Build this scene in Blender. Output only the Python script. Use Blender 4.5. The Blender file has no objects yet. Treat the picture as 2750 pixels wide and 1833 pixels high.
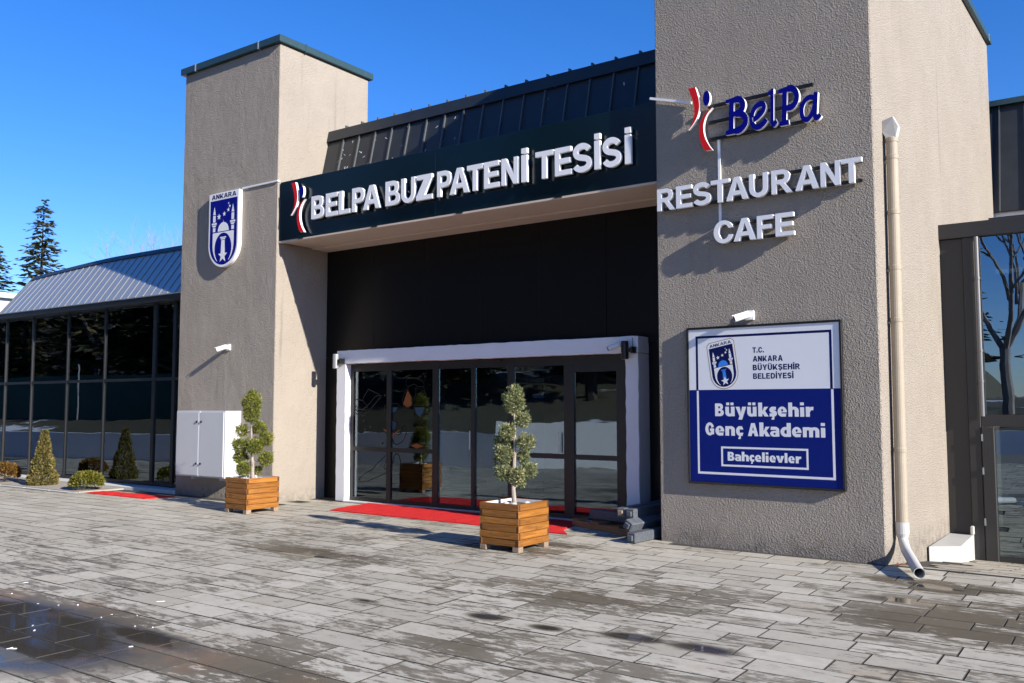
import bpy, bmesh, math, random
import numpy as np
from mathutils import Vector, Matrix, geometry

random.seed(11)
S = bpy.context.scene
C = S.collection
PI = math.pi

# ------------------------------------------------------------------ camera, sky, sun, exposure
YAW, PITCH, ROLL, FPX = 0.6121, 0.0717, -0.0009, 2377.8
CAM = Vector((4.798, -9.885, 1.65))
_f = Vector((-math.sin(YAW) * math.cos(PITCH), math.cos(YAW) * math.cos(PITCH), math.sin(PITCH)))
_r = Vector((math.cos(YAW), math.sin(YAW), 0))
_u = _r.cross(_f)
R_ = _r * math.cos(ROLL) + _u * math.sin(ROLL)
U_ = _u * math.cos(ROLL) - _r * math.sin(ROLL)
F_ = _f
cd = bpy.data.cameras.new('camera')
cam = bpy.data.objects.new('camera', cd)
C.objects.link(cam)
cam.matrix_world = Matrix(((R_.x, U_.x, -F_.x, CAM.x), (R_.y, U_.y, -F_.y, CAM.y), (R_.z, U_.z, -F_.z, CAM.z), (0, 0, 0, 1)))
cd.sensor_width = 36.0
cd.sensor_fit = 'HORIZONTAL'
cd.lens = FPX / 2750 * 36.0
cd.clip_end = 2000
S.camera = cam

SUN_TO = Vector((2.28, -0.405, 1.0)).normalized()
SUN_EL = math.asin(SUN_TO.z)
SUN_ROT = math.atan2(SUN_TO.x, SUN_TO.y)
w = bpy.data.worlds.new('World')
S.world = w
w.use_nodes = True
nt = w.node_tree
sky = nt.nodes.new('ShaderNodeTexSky')
sky.sky_type = 'NISHITA'
sky.sun_disc = False
sky.sun_elevation = SUN_EL
sky.sun_rotation = SUN_ROT
sky.altitude = 900
sky.air_density = 1.0
sky.dust_density = 0.25
sky.ozone_density = 3.0
hs = nt.nodes.new('ShaderNodeHueSaturation')
hs.inputs['Saturation'].default_value = 1.30
hs.inputs['Value'].default_value = 1.0
nt.links.new(sky.outputs['Color'], hs.inputs['Color'])
tn = nt.nodes.new('ShaderNodeMix')
tn.data_type = 'RGBA'
tn.blend_type = 'MULTIPLY'
tn.inputs[0].default_value = 1.0
tn.inputs[7].default_value = (1.0, 1.04, 1.40, 1)
nt.links.new(hs.outputs['Color'], tn.inputs[6])
nt.links.new(tn.outputs[2], nt.nodes['Background'].inputs['Color'])
nt.nodes['Background'].inputs['Strength'].default_value = 0.085

sl = bpy.data.lights.new('sun', 'SUN')
sl.energy = 4.9
sl.angle = math.radians(0.53)
sl.color = (1.0, 0.93, 0.83)
so = bpy.data.objects.new('sun', sl)
C.objects.link(so)
so.rotation_euler = (-SUN_TO).to_track_quat('-Z', 'Y').to_euler()
so.location = (30, -8, 16)

S.view_settings.view_transform = 'Standard'
S.view_settings.look = 'None'
S.view_settings.gamma = 1.0
S.view_settings.exposure = 0.86
S.cycles.max_bounces = 6
S.cycles.transparent_max_bounces = 8
S.cycles.caustics_reflective = False
S.cycles.caustics_refractive = False
S.cycles.sample_clamp_indirect = 6.0
S.cycles.use_adaptive_sampling = True
S.cycles.adaptive_threshold = 0.02

# ------------------------------------------------------------------ helpers
WM = {}
OFF = {}

def reg(o, m):
    WM[o.name] = m

def thing(name, label, cat, loc=(0, 0, 0), rz=0.0, group=None):
    o = bpy.data.objects.new(name, None)
    C.objects.link(o)
    o.location = loc
    o.rotation_euler = (0, 0, rz)
    o.empty_display_size = 0.2
    o['label'] = label
    o['category'] = cat
    if group:
        o['group'] = group
    reg(o, Matrix.Translation(loc) @ Matrix.Rotation(rz, 4, 'Z'))
    return o

def tag(o, label, cat, group=None):
    o['label'] = label
    o['category'] = cat
    if group:
        o['group'] = group
    return o

def struct(o, kind='structure'):
    o['kind'] = kind
    return o

class MB:
    def __init__(self):
        self.v = []
        self.f = []
        self.mi = []
        self.rnd = None

    def add(self, vs, fs, mi=0):
        n = len(self.v)
        self.v.extend([tuple(p) for p in vs])
        for f in fs:
            self.f.append(tuple(i + n for i in f))
            self.mi.append(mi)
        return self

    def box(self, x0, x1, y0, y1, z0, z1, mi=0):
        return self.add([(x0, y0, z0), (x1, y0, z0), (x1, y1, z0), (x0, y1, z0), (x0, y0, z1), (x1, y0, z1), (x1, y1, z1), (x0, y1, z1)],
                        [(0, 3, 2, 1), (4, 5, 6, 7), (0, 1, 5, 4), (1, 2, 6, 5), (2, 3, 7, 6), (3, 0, 4, 7)], mi)

    def obox(self, c, a, b, d, mi=0):
        c, a, b, d = Vector(c), Vector(a), Vector(b), Vector(d)
        vs = [c + a * i + b * j + d * k for k in (-1, 1) for (i, j) in ((-1, -1), (1, -1), (1, 1), (-1, 1))]
        return self.add(vs, [(0, 3, 2, 1), (4, 5, 6, 7), (0, 1, 5, 4), (1, 2, 6, 5), (2, 3, 7, 6), (3, 0, 4, 7)], mi)

    def quad(self, *p, mi=0):
        return self.add(p, [tuple(range(len(p)))], mi)

    def prismx(self, yz, x0, x1, mi=0):
        n = len(yz)
        vs = [(x0, y, z) for y, z in yz] + [(x1, y, z) for y, z in yz]
        fs = [tuple(range(n))[::-1], tuple(range(n, 2 * n))] + [(i, (i + 1) % n, n + (i + 1) % n, n + i) for i in range(n)]
        return self.add(vs, fs, mi)

    def prismz(self, xy, z0, z1, mi=0):
        n = len(xy)
        vs = [(x, y, z0) for x, y in xy] + [(x, y, z1) for x, y in xy]
        fs = [tuple(range(n))[::-1], tuple(range(n, 2 * n))] + [(i, (i + 1) % n, n + (i + 1) % n, n + i) for i in range(n)]
        return self.add(vs, fs, mi)

    def tube(self, pts, r, n=8, caps=True, mi=0):
        pts = [Vector(p) for p in pts]
        if not isinstance(r, (list, tuple)):
            r = [r] * len(pts)
        rings = []
        up = None
        for i, p in enumerate(pts):
            t = (pts[min(i + 1, len(pts) - 1)] - pts[max(i - 1, 0)])
            if t.length < 1e-9:
                t = Vector((0, 0, 1))
            t.normalize()
            if up is None:
                up = t.orthogonal().normalized()
            a = (up - t * up.dot(t))
            if a.length < 1e-6:
                a = t.orthogonal()
            a.normalize()
            up = a
            b = t.cross(a)
            rings.append([p + (a * math.cos(2 * PI * k / n) + b * math.sin(2 * PI * k / n)) * r[i] for k in range(n)])
        vs = [q for rg in rings for q in rg]
        fs = []
        for i in range(len(rings) - 1):
            for k in range(n):
                fs.append((i * n + k, i * n + (k + 1) % n, (i + 1) * n + (k + 1) % n, (i + 1) * n + k))
        if caps:
            fs.append(tuple(range(n))[::-1])
            fs.append(tuple(range((len(rings) - 1) * n, len(rings) * n)))
        return self.add(vs, fs, mi)

    def build(self, name, mat, parent=None, local=False, bevel=0.0, smooth=False, recalc=False, seg=1):
        me = bpy.data.meshes.new(name)
        vs = self.v
        if parent is not None and not local:
            im = WM[parent.name].inverted()
            vs = [tuple(im @ Vector(p)) for p in vs]
        off = OFF.get(parent.name) if (parent is not None and local) else None
        if off:
            vs = [(a - off[0], b - off[1], c - off[2]) for a, b, c in vs]
        me.from_pydata(vs, [], self.f)
        mats = mat if isinstance(mat, (list, tuple)) else [mat]
        for m in mats:
            me.materials.append(m)
        if len(mats) > 1:
            me.polygons.foreach_set('material_index', self.mi)
        if bevel > 0 or recalc:
            bm = bmesh.new()
            bm.from_mesh(me)
            if recalc:
                bmesh.ops.recalc_face_normals(bm, faces=bm.faces)
            if bevel > 0:
                ed = [e for e in bm.edges if len(e.link_faces) == 2 and e.calc_face_angle(0) > 0.5]
                bmesh.ops.bevel(bm, geom=ed, offset=bevel, segments=seg, affect='EDGES', clamp_overlap=True)
            bm.to_mesh(me)
            bm.free()
        if smooth:
            me.polygons.foreach_set('use_smooth', [True] * len(me.polygons))
        if self.rnd is not None:
            at = me.attributes.new('rnd', 'FLOAT', 'POINT')
            at.data.foreach_set('value', self.rnd)
        me.update()
        o = bpy.data.objects.new(name, me)
        C.objects.link(o)
        if parent is not None:
            o.parent = parent
        if off:
            OFF[o.name] = off
        reg(o, (WM[parent.name] if parent is not None else Matrix.Identity(4)).copy())
        return o

def BX(*a, **k):
    m = MB()
    m.box(*a, **k)
    return m

def dup(root, name=None):
    r = root.copy()
    C.objects.link(r)
    for ch in list(root.children):
        c = ch.copy()
        C.objects.link(c)
        c.parent = r
        for g in ch.children:
            d = g.copy()
            C.objects.link(d)
            d.parent = c
    return r

# ------------------------------------------------------------------ materials
class NT:
    """small wrapper for building node materials"""
    def __init__(self, name):
        self.m = bpy.data.materials.new(name)
        self.m.use_nodes = True
        self.t = self.m.node_tree
        self.b = self.t.nodes['Principled BSDF']
        self.out = self.t.nodes['Material Output']

    def n(self, typ, **kw):
        nd = self.t.nodes.new(typ)
        for k, v in kw.items():
            setattr(nd, k, v)
        return nd

    def l(self, a, b):
        self.t.links.new(a, b)

    def set(self, **kw):
        names = dict(color='Base Color', rough='Roughness', metal='Metallic', spec='Specular IOR Level', ior='IOR', coat='Coat Weight', trans='Transmission Weight', emis='Emission Strength')
        for k, v in kw.items():
            i = self.b.inputs[names[k]]
            if hasattr(v, 'is_linked') or isinstance(v, bpy.types.NodeSocket):
                self.l(v, i)
            elif k == 'color':
                i.default_value = (*v, 1)
            else:
                i.default_value = v
        return self

    def pos(self):
        return self.n('ShaderNodeNewGeometry').outputs['Position']

    def obj(self):
        return self.n('ShaderNodeTexCoord').outputs['Object']

    def orand(self):
        return self.n('ShaderNodeObjectInfo').outputs['Random']

    def mapped(self, vec, scale=(1, 1, 1), loc=(0, 0, 0), rot=(0, 0, 0)):
        mp = self.n('ShaderNodeMapping')
        mp.inputs['Scale'].default_value = scale
        mp.inputs['Location'].default_value = loc
        mp.inputs['Rotation'].default_value = rot
        self.l(vec, mp.inputs['Vector'])
        return mp.outputs['Vector']

    def noise(self, vec, scale, detail=4, rough=0.55, dist=0.0):
        nd = self.n('ShaderNodeTexNoise')
        nd.inputs['Scale'].default_value = scale
        nd.inputs['Detail'].default_value = detail
        nd.inputs['Roughness'].default_value = rough
        nd.inputs['Distortion'].default_value = dist
        self.l(vec, nd.inputs['Vector'])
        return nd.outputs['Fac']

    def ramp(self, fac, stops, mode='LINEAR'):
        r = self.n('ShaderNodeValToRGB')
        r.color_ramp.interpolation = mode
        e = r.color_ramp.elements
        while len(e) < len(stops):
            e.new(0.5)
        for i, (p, c) in enumerate(stops):
            e[i].position = p
            e[i].color = (*c, 1) if len(c) == 3 else c
        self.l(fac, r.inputs['Fac'])
        return r.outputs['Color']

    def sm(self, fac, a, b):
        """smoothstep a..b -> 0..1"""
        m = self.n('ShaderNodeMapRange', interpolation_type='SMOOTHSTEP')
        m.inputs['From Min'].default_value = a
        m.inputs['From Max'].default_value = b
        self.l(fac, m.inputs['Value'])
        return m.outputs['Result']

    def rng(self, fac, a, b, c, d):
        m = self.n('ShaderNodeMapRange')
        m.inputs['From Min'].default_value = a
        m.inputs['From Max'].default_value = b
        m.inputs['To Min'].default_value = c
        m.inputs['To Max'].default_value = d
        self.l(fac, m.inputs['Value'])
        return m.outputs['Result']

    def math(self, op, a, b=None, c=None):
        m = self.n('ShaderNodeMath', operation=op)
        for i, x in enumerate((a, b, c)):
            if x is None:
                continue
            if isinstance(x, (int, float)):
                m.inputs[i].default_value = x
            else:
                self.l(x, m.inputs[i])
        return m.outputs[0]

    def mix(self, fac, a, b, blend='MIX'):
        m = self.n('ShaderNodeMix', data_type='RGBA', blend_type=blend)
        for s, x in ((m.inputs[0], fac), (m.inputs[6], a), (m.inputs[7], b)):
            if isinstance(x, (int, float)):
                s.default_value = x
            elif isinstance(x, tuple):
                s.default_value = (*x, 1)
            else:
                self.l(x, s)
        return m.outputs[2]

    def bump(self, h, strength=0.5, dist=0.01, prev=None):
        b = self.n('ShaderNodeBump')
        b.inputs['Strength'].default_value = strength
        b.inputs['Distance'].default_value = dist
        self.l(h, b.inputs['Height'])
        if prev is not None:
            self.l(prev, b.inputs['Normal'])
        return b.outputs['Normal']

    def normal(self, nrm):
        self.l(nrm, self.b.inputs['Normal'])
        return self

def paint(name, c, rough=0.5, metal=0.0, var=0.08, spec=0.5, bump=0.0, bscale=40, coat=0.0):
    k = NT(name)
    p = k.pos()
    n1 = k.noise(p, 3.0, 5, 0.6)
    n2 = k.noise(p, 35.0, 4, 0.6)
    dk = tuple(x * (1 - var * 1.6) for x in c)
    lt = tuple(min(1, x * (1 + var)) for x in c)
    col = k.mix(k.math('MULTIPLY_ADD', n2, 0.35, k.math('MULTIPLY', n1, 0.65)), dk, lt)
    k.set(color=col, metal=metal, spec=spec, coat=coat)
    k.set(rough=k.rng(n2, 0.3, 0.7, max(0.02, rough * 0.85), min(1, rough * 1.12)))
    if bump > 0:
        k.normal(k.bump(k.noise(p, bscale, 4, 0.6), bump, 0.01))
    return k.m

def stucco(name, c, grain, lump, gs, streak=0.0):
    k = NT(name)
    p = k.pos()
    g1 = k.noise(p, gs, 3, 0.7, 0.0)
    vo = k.n('ShaderNodeTexVoronoi')
    vo.inputs['Scale'].default_value = gs * 1.3
    k.l(p, vo.inputs['Vector'])
    lm = k.noise(k.mapped(p, (1, 1, 0.6)), 4.0, 4, 0.6, 0.2)
    big = k.noise(p, 1.1, 4, 0.6)
    vs = k.noise(k.mapped(p, (3.0, 3.0, 0.16)), 1.6, 5, 0.65)
    col = k.mix(k.rng(big, 0.3, 0.7, 0, 1), tuple(x * 0.93 for x in c), tuple(x * 1.05 for x in c))
    col = k.mix(k.math('MULTIPLY', k.sm(vs, 0.58, 0.8), streak), col, tuple(x * 0.55 for x in c))
    col = k.mix(k.math('MULTIPLY', k.sm(g1, 0.42, 0.25), 0.35), col, tuple(x * 0.6 for x in c))
    # damp, dirty foot of the wall and a few paint touch-ups
    sp = k.n('ShaderNodeSeparateXYZ')
    k.l(p, sp.inputs[0])
    foot = k.math('MULTIPLY', k.sm(sp.outputs['Z'], 0.30, 0.0), k.sm(k.noise(p, 7, 5, 0.7), 0.35, 0.7))
    col = k.mix(k.math('MULTIPLY', foot, 0.75), col, tuple(x * 0.5 for x in c))
    k.set(color=col, rough=0.92, spec=0.2)
    h = k.math('ADD', g1, k.math('MULTIPLY', vo.outputs['Distance'], 0.5))
    nn = k.bump(h, grain, 0.012)
    nn = k.bump(lm, lump, 0.05, nn)
    k.normal(nn)
    return k.m

M = {}
STU = (0.338, 0.299, 0.253)
M['stucco_l'] = stucco('stucco_fine', STU, 1.05, 0.46, 48, 0.70)
M['stucco_r'] = stucco('stucco_coarse', STU, 1.6, 0.26, 46, 0.50)
M['soffit'] = paint('soffit_paint', (0.60, 0.49, 0.40), 0.85, var=0.12, bump=0.15)
M['teal'] = paint('teal_sheet_metal', (0.035, 0.075, 0.085), 0.42, 0.25, 0.12)
M['roofdark'] = paint('dark_standing_seam', (0.030, 0.036, 0.042), 0.42, 0.2, 0.35, bump=0.05, bscale=6)
M['roofskylit'] = paint('skylit_standing_seam', (0.50, 0.515, 0.51), 0.45, 0.72, 0.08, bump=0.02, bscale=3)  # same metal as the dark roofs; reflected sky is put into its colour
M['seamlight'] = paint('seam_grey', (0.22, 0.235, 0.25), 0.6, 0.0, 0.1, spec=0.2)
M['seamdark'] = paint('seam_dark', (0.10, 0.11, 0.115), 0.45, 0.2, 0.25)
M['fascia'] = paint('fascia_composite', (0.0022, 0.011, 0.015), 0.2, 0.0, 0.08, coat=0.0)
M['blackpanel'] = paint('black_cladding', (0.007, 0.0068, 0.007), 0.36, 0.0, 0.15, spec=0.22)
M['white'] = paint('white_acrylic', (0.86, 0.86, 0.87), 0.35, var=0.03)
M['whitewall'] = paint('white_masonry_paint', (0.78, 0.78, 0.80), 0.8, var=0.07, bump=0.2, bscale=30)
M['red'] = paint('red_acrylic', (0.72, 0.006, 0.004), 0.4, var=0.04)
M['blue'] = paint('blue_acrylic', (0.001, 0.002, 0.20), 0.4, var=0.04, spec=0.2)
M['navy'] = paint('navy_print', (0.002, 0.006, 0.075), 0.5, var=0.05, spec=0.15)
M['panelblue'] = paint('blue_print', (0.001, 0.012, 0.16), 0.5, var=0.05, spec=0.15)
M['lightblue'] = paint('light_blue_print', (0.03, 0.22, 0.75), 0.4, var=0.04)
M['panelwhite'] = paint('white_print', (0.78, 0.79, 0.82), 0.42, var=0.03)
M['gold'] = paint('ochre_print', (0.35, 0.22, 0.08), 0.45, var=0.05)
M['black'] = paint('black_powder_coat', (0.008, 0.008, 0.009), 0.35, var=0.1)
M['frame'] = paint('dark_aluminium', (0.010, 0.010, 0.011), 0.45, 0.0, 0.12)
M['frameg'] = paint('grey_brown_aluminium', (0.038, 0.036, 0.034), 0.35, 0.2, 0.1)
M['silver'] = paint('silver_aluminium', (0.42, 0.44, 0.46), 0.32, 0.6, 0.08)
M['cab'] = paint('grey_white_cabinet', (0.54, 0.55, 0.57), 0.4, var=0.04)
M['pvc'] = paint('beige_painted_pipe', (0.37, 0.315, 0.235), 0.6, var=0.22, bump=0.05)
M['pvcw'] = paint('white_pvc', (0.50, 0.50, 0.48), 0.5, var=0.15)
M['rod'] = paint('grey_rod', (0.15, 0.15, 0.155), 0.45, 0.2, 0.1)
M['hole'] = paint('dark_inside', (0.01, 0.01, 0.01), 0.9, var=0.1)
M['carpet'] = None
M['pale'] = paint('pale_blue_cladding', (0.52, 0.57, 0.62), 0.6, var=0.05)
M['kerb'] = paint('kerb_stone', (0.60, 0.59, 0.57), 0.85, var=0.15, bump=0.2)
M['soil'] = paint('garden_soil', (0.13, 0.105, 0.08), 0.95, var=0.4, bump=0.8, bscale=25)
M['palesoil'] = paint('dry_pale_soil', (0.40, 0.36, 0.30), 0.95, var=0.35, bump=0.8, bscale=14)
M['fencegreen'] = paint('green_windscreen', (0.022, 0.075, 0.06), 0.8, var=0.25)
M['int_wall'] = paint('interior_wall', (0.10, 0.10, 0.10), 0.8, var=0.1)
M['int_dark'] = paint('interior_dark', (0.022, 0.022, 0.024), 0.8, var=0.1)
M['int_floor'] = paint('interior_floor', (0.08, 0.075, 0.07), 0.35, var=0.15)
M['curtain'] = paint('curtain_fabric', (0.62, 0.64, 0.68), 0.9, var=0.1)
M['orange'] = paint('orange_shade', (0.75, 0.28, 0.01), 0.6, var=0.1)
M['paper'] = paint('paper', (0.70, 0.71, 0.72), 0.8, var=0.05)
M['stone'] = paint('white_pebble', (0.55, 0.53, 0.50), 0.8, var=0.2, bump=0.3)
M['ink'] = paint('black_marker', (0.004, 0.004, 0.004), 0.6, var=0.1)
M['inko'] = paint('orange_marker', (0.26, 0.075, 0.006), 0.6, var=0.2)
M['inkb'] = paint('blue_marker', (0.012, 0.06, 0.10), 0.6, var=0.2)

def mk_carpet():
    k = NT('red_carpet')
    p = k.pos()
    a = k.noise(p, 160, 3, 0.7)
    b = k.noise(p, 4, 4, 0.6)
    k.set(color=k.mix(a, (0.45, 0.012, 0.014), (0.80, 0.05, 0.05)), rough=0.95, spec=0.1)
    k.normal(k.bump(k.math('ADD', a, k.math('MULTIPLY', b, 0.4)), 0.8, 0.008))
    return k.m
M['carpet'] = mk_carpet()

def mk_wood(name, c1, c2, gl=0.35):
    k = NT(name)
    o = k.obj()
    r = k.orand()
    ofs = k.n('ShaderNodeVectorMath', operation='ADD')
    cm = k.n('ShaderNodeCombineXYZ')
    for i in range(3):
        k.l(k.math('MULTIPLY', r, 31.0 + 7 * i), cm.inputs[i])
    k.l(o, ofs.inputs[0])
    k.l(cm.outputs[0], ofs.inputs[1])
    v = ofs.outputs[0]
    g = k.noise(k.mapped(v, (1.6, 22, 22)), 1.7, 6, 0.62, 1.2)
    f = k.noise(k.mapped(v, (6, 120, 120)), 1.0, 4, 0.6)
    d = k.noise(v, 4.0, 5, 0.7)
    col = k.mix(k.rng(g, 0.3, 0.7, 0, 1), c1, c2)
    col = k.mix(k.math('MULTIPLY', r, 0.45), col, tuple(x * 0.55 for x in c1))
    col = k.mix(k.math('MULTIPLY', k.sm(d, 0.56, 0.75), 0.55), col, (0.05, 0.03, 0.02))
    col = k.mix(k.math('MULTIPLY', k.sm(f, 0.6, 0.75), 0.4), col, (0.06, 0.03, 0.012))
    k.set(color=col, rough=k.rng(d, 0.3, 0.7, gl, gl + 0.25), spec=0.4)
    k.normal(k.bump(k.math('ADD', g, f), 0.35, 0.004))
    return k.m
M['wood'] = mk_wood('varnished_timber', (0.17, 0.062, 0.010), (0.45, 0.185, 0.034))
M['woodend'] = mk_wood('timber_end_grain', (0.04, 0.018, 0.008), (0.11, 0.05, 0.022), 0.6)
M['woodfoot'] = mk_wood('worn_timber', (0.22, 0.15, 0.10), (0.42, 0.33, 0.25), 0.6)
M['pallet'] = mk_wood('pallet_timber', (0.20, 0.09, 0.035), (0.36, 0.19, 0.08), 0.6)
M['plastic'] = mk_wood('grey_black_post', (0.06, 0.067, 0.08), (0.15, 0.17, 0.20), 0.5)

def mk_bark(name, c1, c2, sc=30):
    k = NT(name)
    p = k.pos()
    n1 = k.noise(k.mapped(p, (1, 1, 0.25)), sc, 5, 0.65)
    k.set(color=k.mix(k.rng(n1, 0.3, 0.7, 0, 1), c1, c2), rough=0.9, spec=0.2)
    k.normal(k.bump(n1, 0.6, 0.02))
    return k.m
M['bark'] = mk_bark('pale_bark', (0.20, 0.16, 0.13), (0.46, 0.40, 0.35))
M['barkd'] = mk_bark('dark_bark', (0.035, 0.028, 0.022), (0.10, 0.085, 0.07), 12)
M['barkw'] = mk_bark('pale_twig_bark', (0.18, 0.155, 0.14), (0.32, 0.285, 0.265), 8)

def mk_leaf(name, c1, c2, c3, scale=14, tr=0.25):
    k = NT(name)
    p = k.pos()
    at = k.n('ShaderNodeAttribute', attribute_name='rnd').outputs['Fac']
    n1 = k.noise(p, scale, 3, 0.6)
    col = k.mix(k.rng(n1, 0.35, 0.65, 0, 1), c1, c2)
    col = k.mix(k.sm(at, 0.55, 1.0), col, c3)
    k.set(color=col, rough=0.6, spec=0.3)
    tl = k.n('ShaderNodeBsdfTranslucent')
    k.l(col, tl.inputs['Color'])
    mx = k.n('ShaderNodeMixShader')
    mx.inputs[0].default_value = tr
    k.l(k.b.outputs[0], mx.inputs[1])
    k.l(tl.outputs[0], mx.inputs[2])
    k.l(mx.outputs[0], k.out.inputs['Surface'])
    return k.m
M['juniper'] = mk_leaf('juniper_foliage', (0.075, 0.115, 0.02), (0.18, 0.21, 0.04), (0.40, 0.35, 0.06))
M['juniper2'] = mk_leaf('juniper_foliage_blue', (0.08, 0.12, 0.05), (0.20, 0.235, 0.10), (0.52, 0.46, 0.24))
M['thuja'] = mk_leaf('golden_thuja', (0.09, 0.085, 0.02), (0.17, 0.15, 0.035), (0.33, 0.25, 0.10))
M['boxball'] = mk_leaf('golden_box', (0.06, 0.075, 0.012), (0.14, 0.15, 0.02), (0.30, 0.25, 0.04))
M['rusty'] = mk_leaf('rusty_shrub', (0.10, 0.07, 0.015), (0.20, 0.10, 0.02), (0.32, 0.15, 0.03))
M['spruce'] = mk_leaf('spruce_needles', (0.06, 0.082, 0.052), (0.12, 0.135, 0.085), (0.23, 0.22, 0.14), 2.0, 0.25)
M['pine'] = mk_leaf('dark_pine', (0.035, 0.055, 0.028), (0.09, 0.10, 0.05), (0.24, 0.17, 0.08), 1.0, 0.3)
M['deadleaf'] = mk_leaf('dead_leaf', (0.25, 0.09, 0.02), (0.35, 0.13, 0.03), (0.45, 0.10, 0.05), 30, 0.2)

def mk_glass(name, tint, refl=1.0, wav=0.004, wscale=1.2, base=0.035):
    """float glass: mirror reflection by Fresnel, tinted see-through"""
    k = NT(name)
    k.t.nodes.remove(k.b)
    fr = k.n('ShaderNodeFresnel')
    fr.inputs['IOR'].default_value = 1.52
    gl = k.n('ShaderNodeBsdfGlossy')
    gl.inputs['Roughness'].default_value = 0.0
    gl.inputs['Color'].default_value = (0.72, 0.87, 1.0, 1)
    tr = k.n('ShaderNodeBsdfTransparent')
    tr.inputs['Color'].default_value = (*tint, 1)
    p = k.pos()
    nn = k.noise(k.mapped(p, (1.0, 1.0, 2.6)), wscale, 2, 0.4)
    b = k.bump(nn, 1.0, wav)
    k.l(b, gl.inputs['Normal'])
    fac = k.math('MINIMUM', k.math('MULTIPLY_ADD', fr.outputs[0], refl, base), 1.0)
    mx = k.n('ShaderNodeMixShader')
    k.l(fac, mx.inputs[0])
    k.l(tr.outputs[0], mx.inputs[1])
    k.l(gl.outputs[0], mx.inputs[2])
    k.l(mx.outputs[0], k.out.inputs['Surface'])
    return k.m
M['glass'] = mk_glass('door_glass', (0.66, 0.70, 0.70), 1.7, 0.0011, 1.6, 0.05)
M['glassw'] = mk_glass('tinted_curtain_glass', (0.50, 0.60, 0.60), 1.8, 0.0012, 1.1, 0.06)
M['glassr'] = mk_glass('tinted_wing_glass', (0.30, 0.36, 0.38), 2.4, 0.0010, 0.9, 0.16)

# ------------------------------------------------------------------ lettering: outlines from signed distance fields
def arc(cx, cy, rx, ry, a0, a1, n=20):
    return [(cx + rx * math.cos(math.radians(a0 + (a1 - a0) * i / n)), cy + ry * math.sin(math.radians(a0 + (a1 - a0) * i / n))) for i in range(n + 1)]

def ell(cx, cy, rx, ry, n=28):
    return arc(cx, cy, rx, ry, 0, 360, n)[:-1]

def rect(x0, y0, x1, y1):
    return [(x0, y0), (x1, y0), (x1, y1), (x0, y1)]

def stroke(pts, w0, w1=None, closed=False):
    """butt-ended stroke as a polygon; width runs from w0 to w1"""
    if w1 is None:
        w1 = w0
    L, Rr = [], []
    n = len(pts)
    for i, (x, y) in enumerate(pts):
        a = pts[max(i - 1, 0)]
        b = pts[min(i + 1, n - 1)]
        dx, dy = b[0] - a[0], b[1] - a[1]
        d = math.hypot(dx, dy) or 1
        w = w0 + (w1 - w0) * i / (n - 1)
        nx, ny = -dy / d * w / 2, dx / d * w / 2
        L.append((x + nx, y + ny))
        Rr.append((x - nx, y - ny))
    return L + Rr[::-1]

def bez(p0, p1, p2, p3, n=14):
    out = []
    for i in range(n + 1):
        t = i / n
        a, b, c, d = (1 - t) ** 3, 3 * t * (1 - t) ** 2, 3 * t * t * (1 - t), t ** 3
        out.append((a * p0[0] + b * p1[0] + c * p2[0] + d * p3[0], a * p0[1] + b * p1[1] + c * p2[1] + d * p3[1]))
    return out

def sdf_poly(X, Y, pts):
    P = np.array(pts, float)
    Q = np.roll(P, -1, axis=0)
    d2 = np.full(X.shape, 1e9)
    ins = np.zeros(X.shape, bool)
    for (x0, y0), (x1, y1) in zip(P, Q):
        ex, ey = x1 - x0, y1 - y0
        l2 = ex * ex + ey * ey
        if l2 < 1e-14:
            continue
        t = np.clip(((X - x0) * ex + (Y - y0) * ey) / l2, 0, 1)
        d2 = np.minimum(d2, (X - x0 - t * ex) ** 2 + (Y - y0 - t * ey) ** 2)
        if y0 != y1:
            c = ((Y >= y0) != (Y >= y1)) & (X < x0 + (Y - y0) * ex / ey)
            ins ^= c
    d = np.sqrt(d2)
    return np.where(ins, -d, d)

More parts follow.
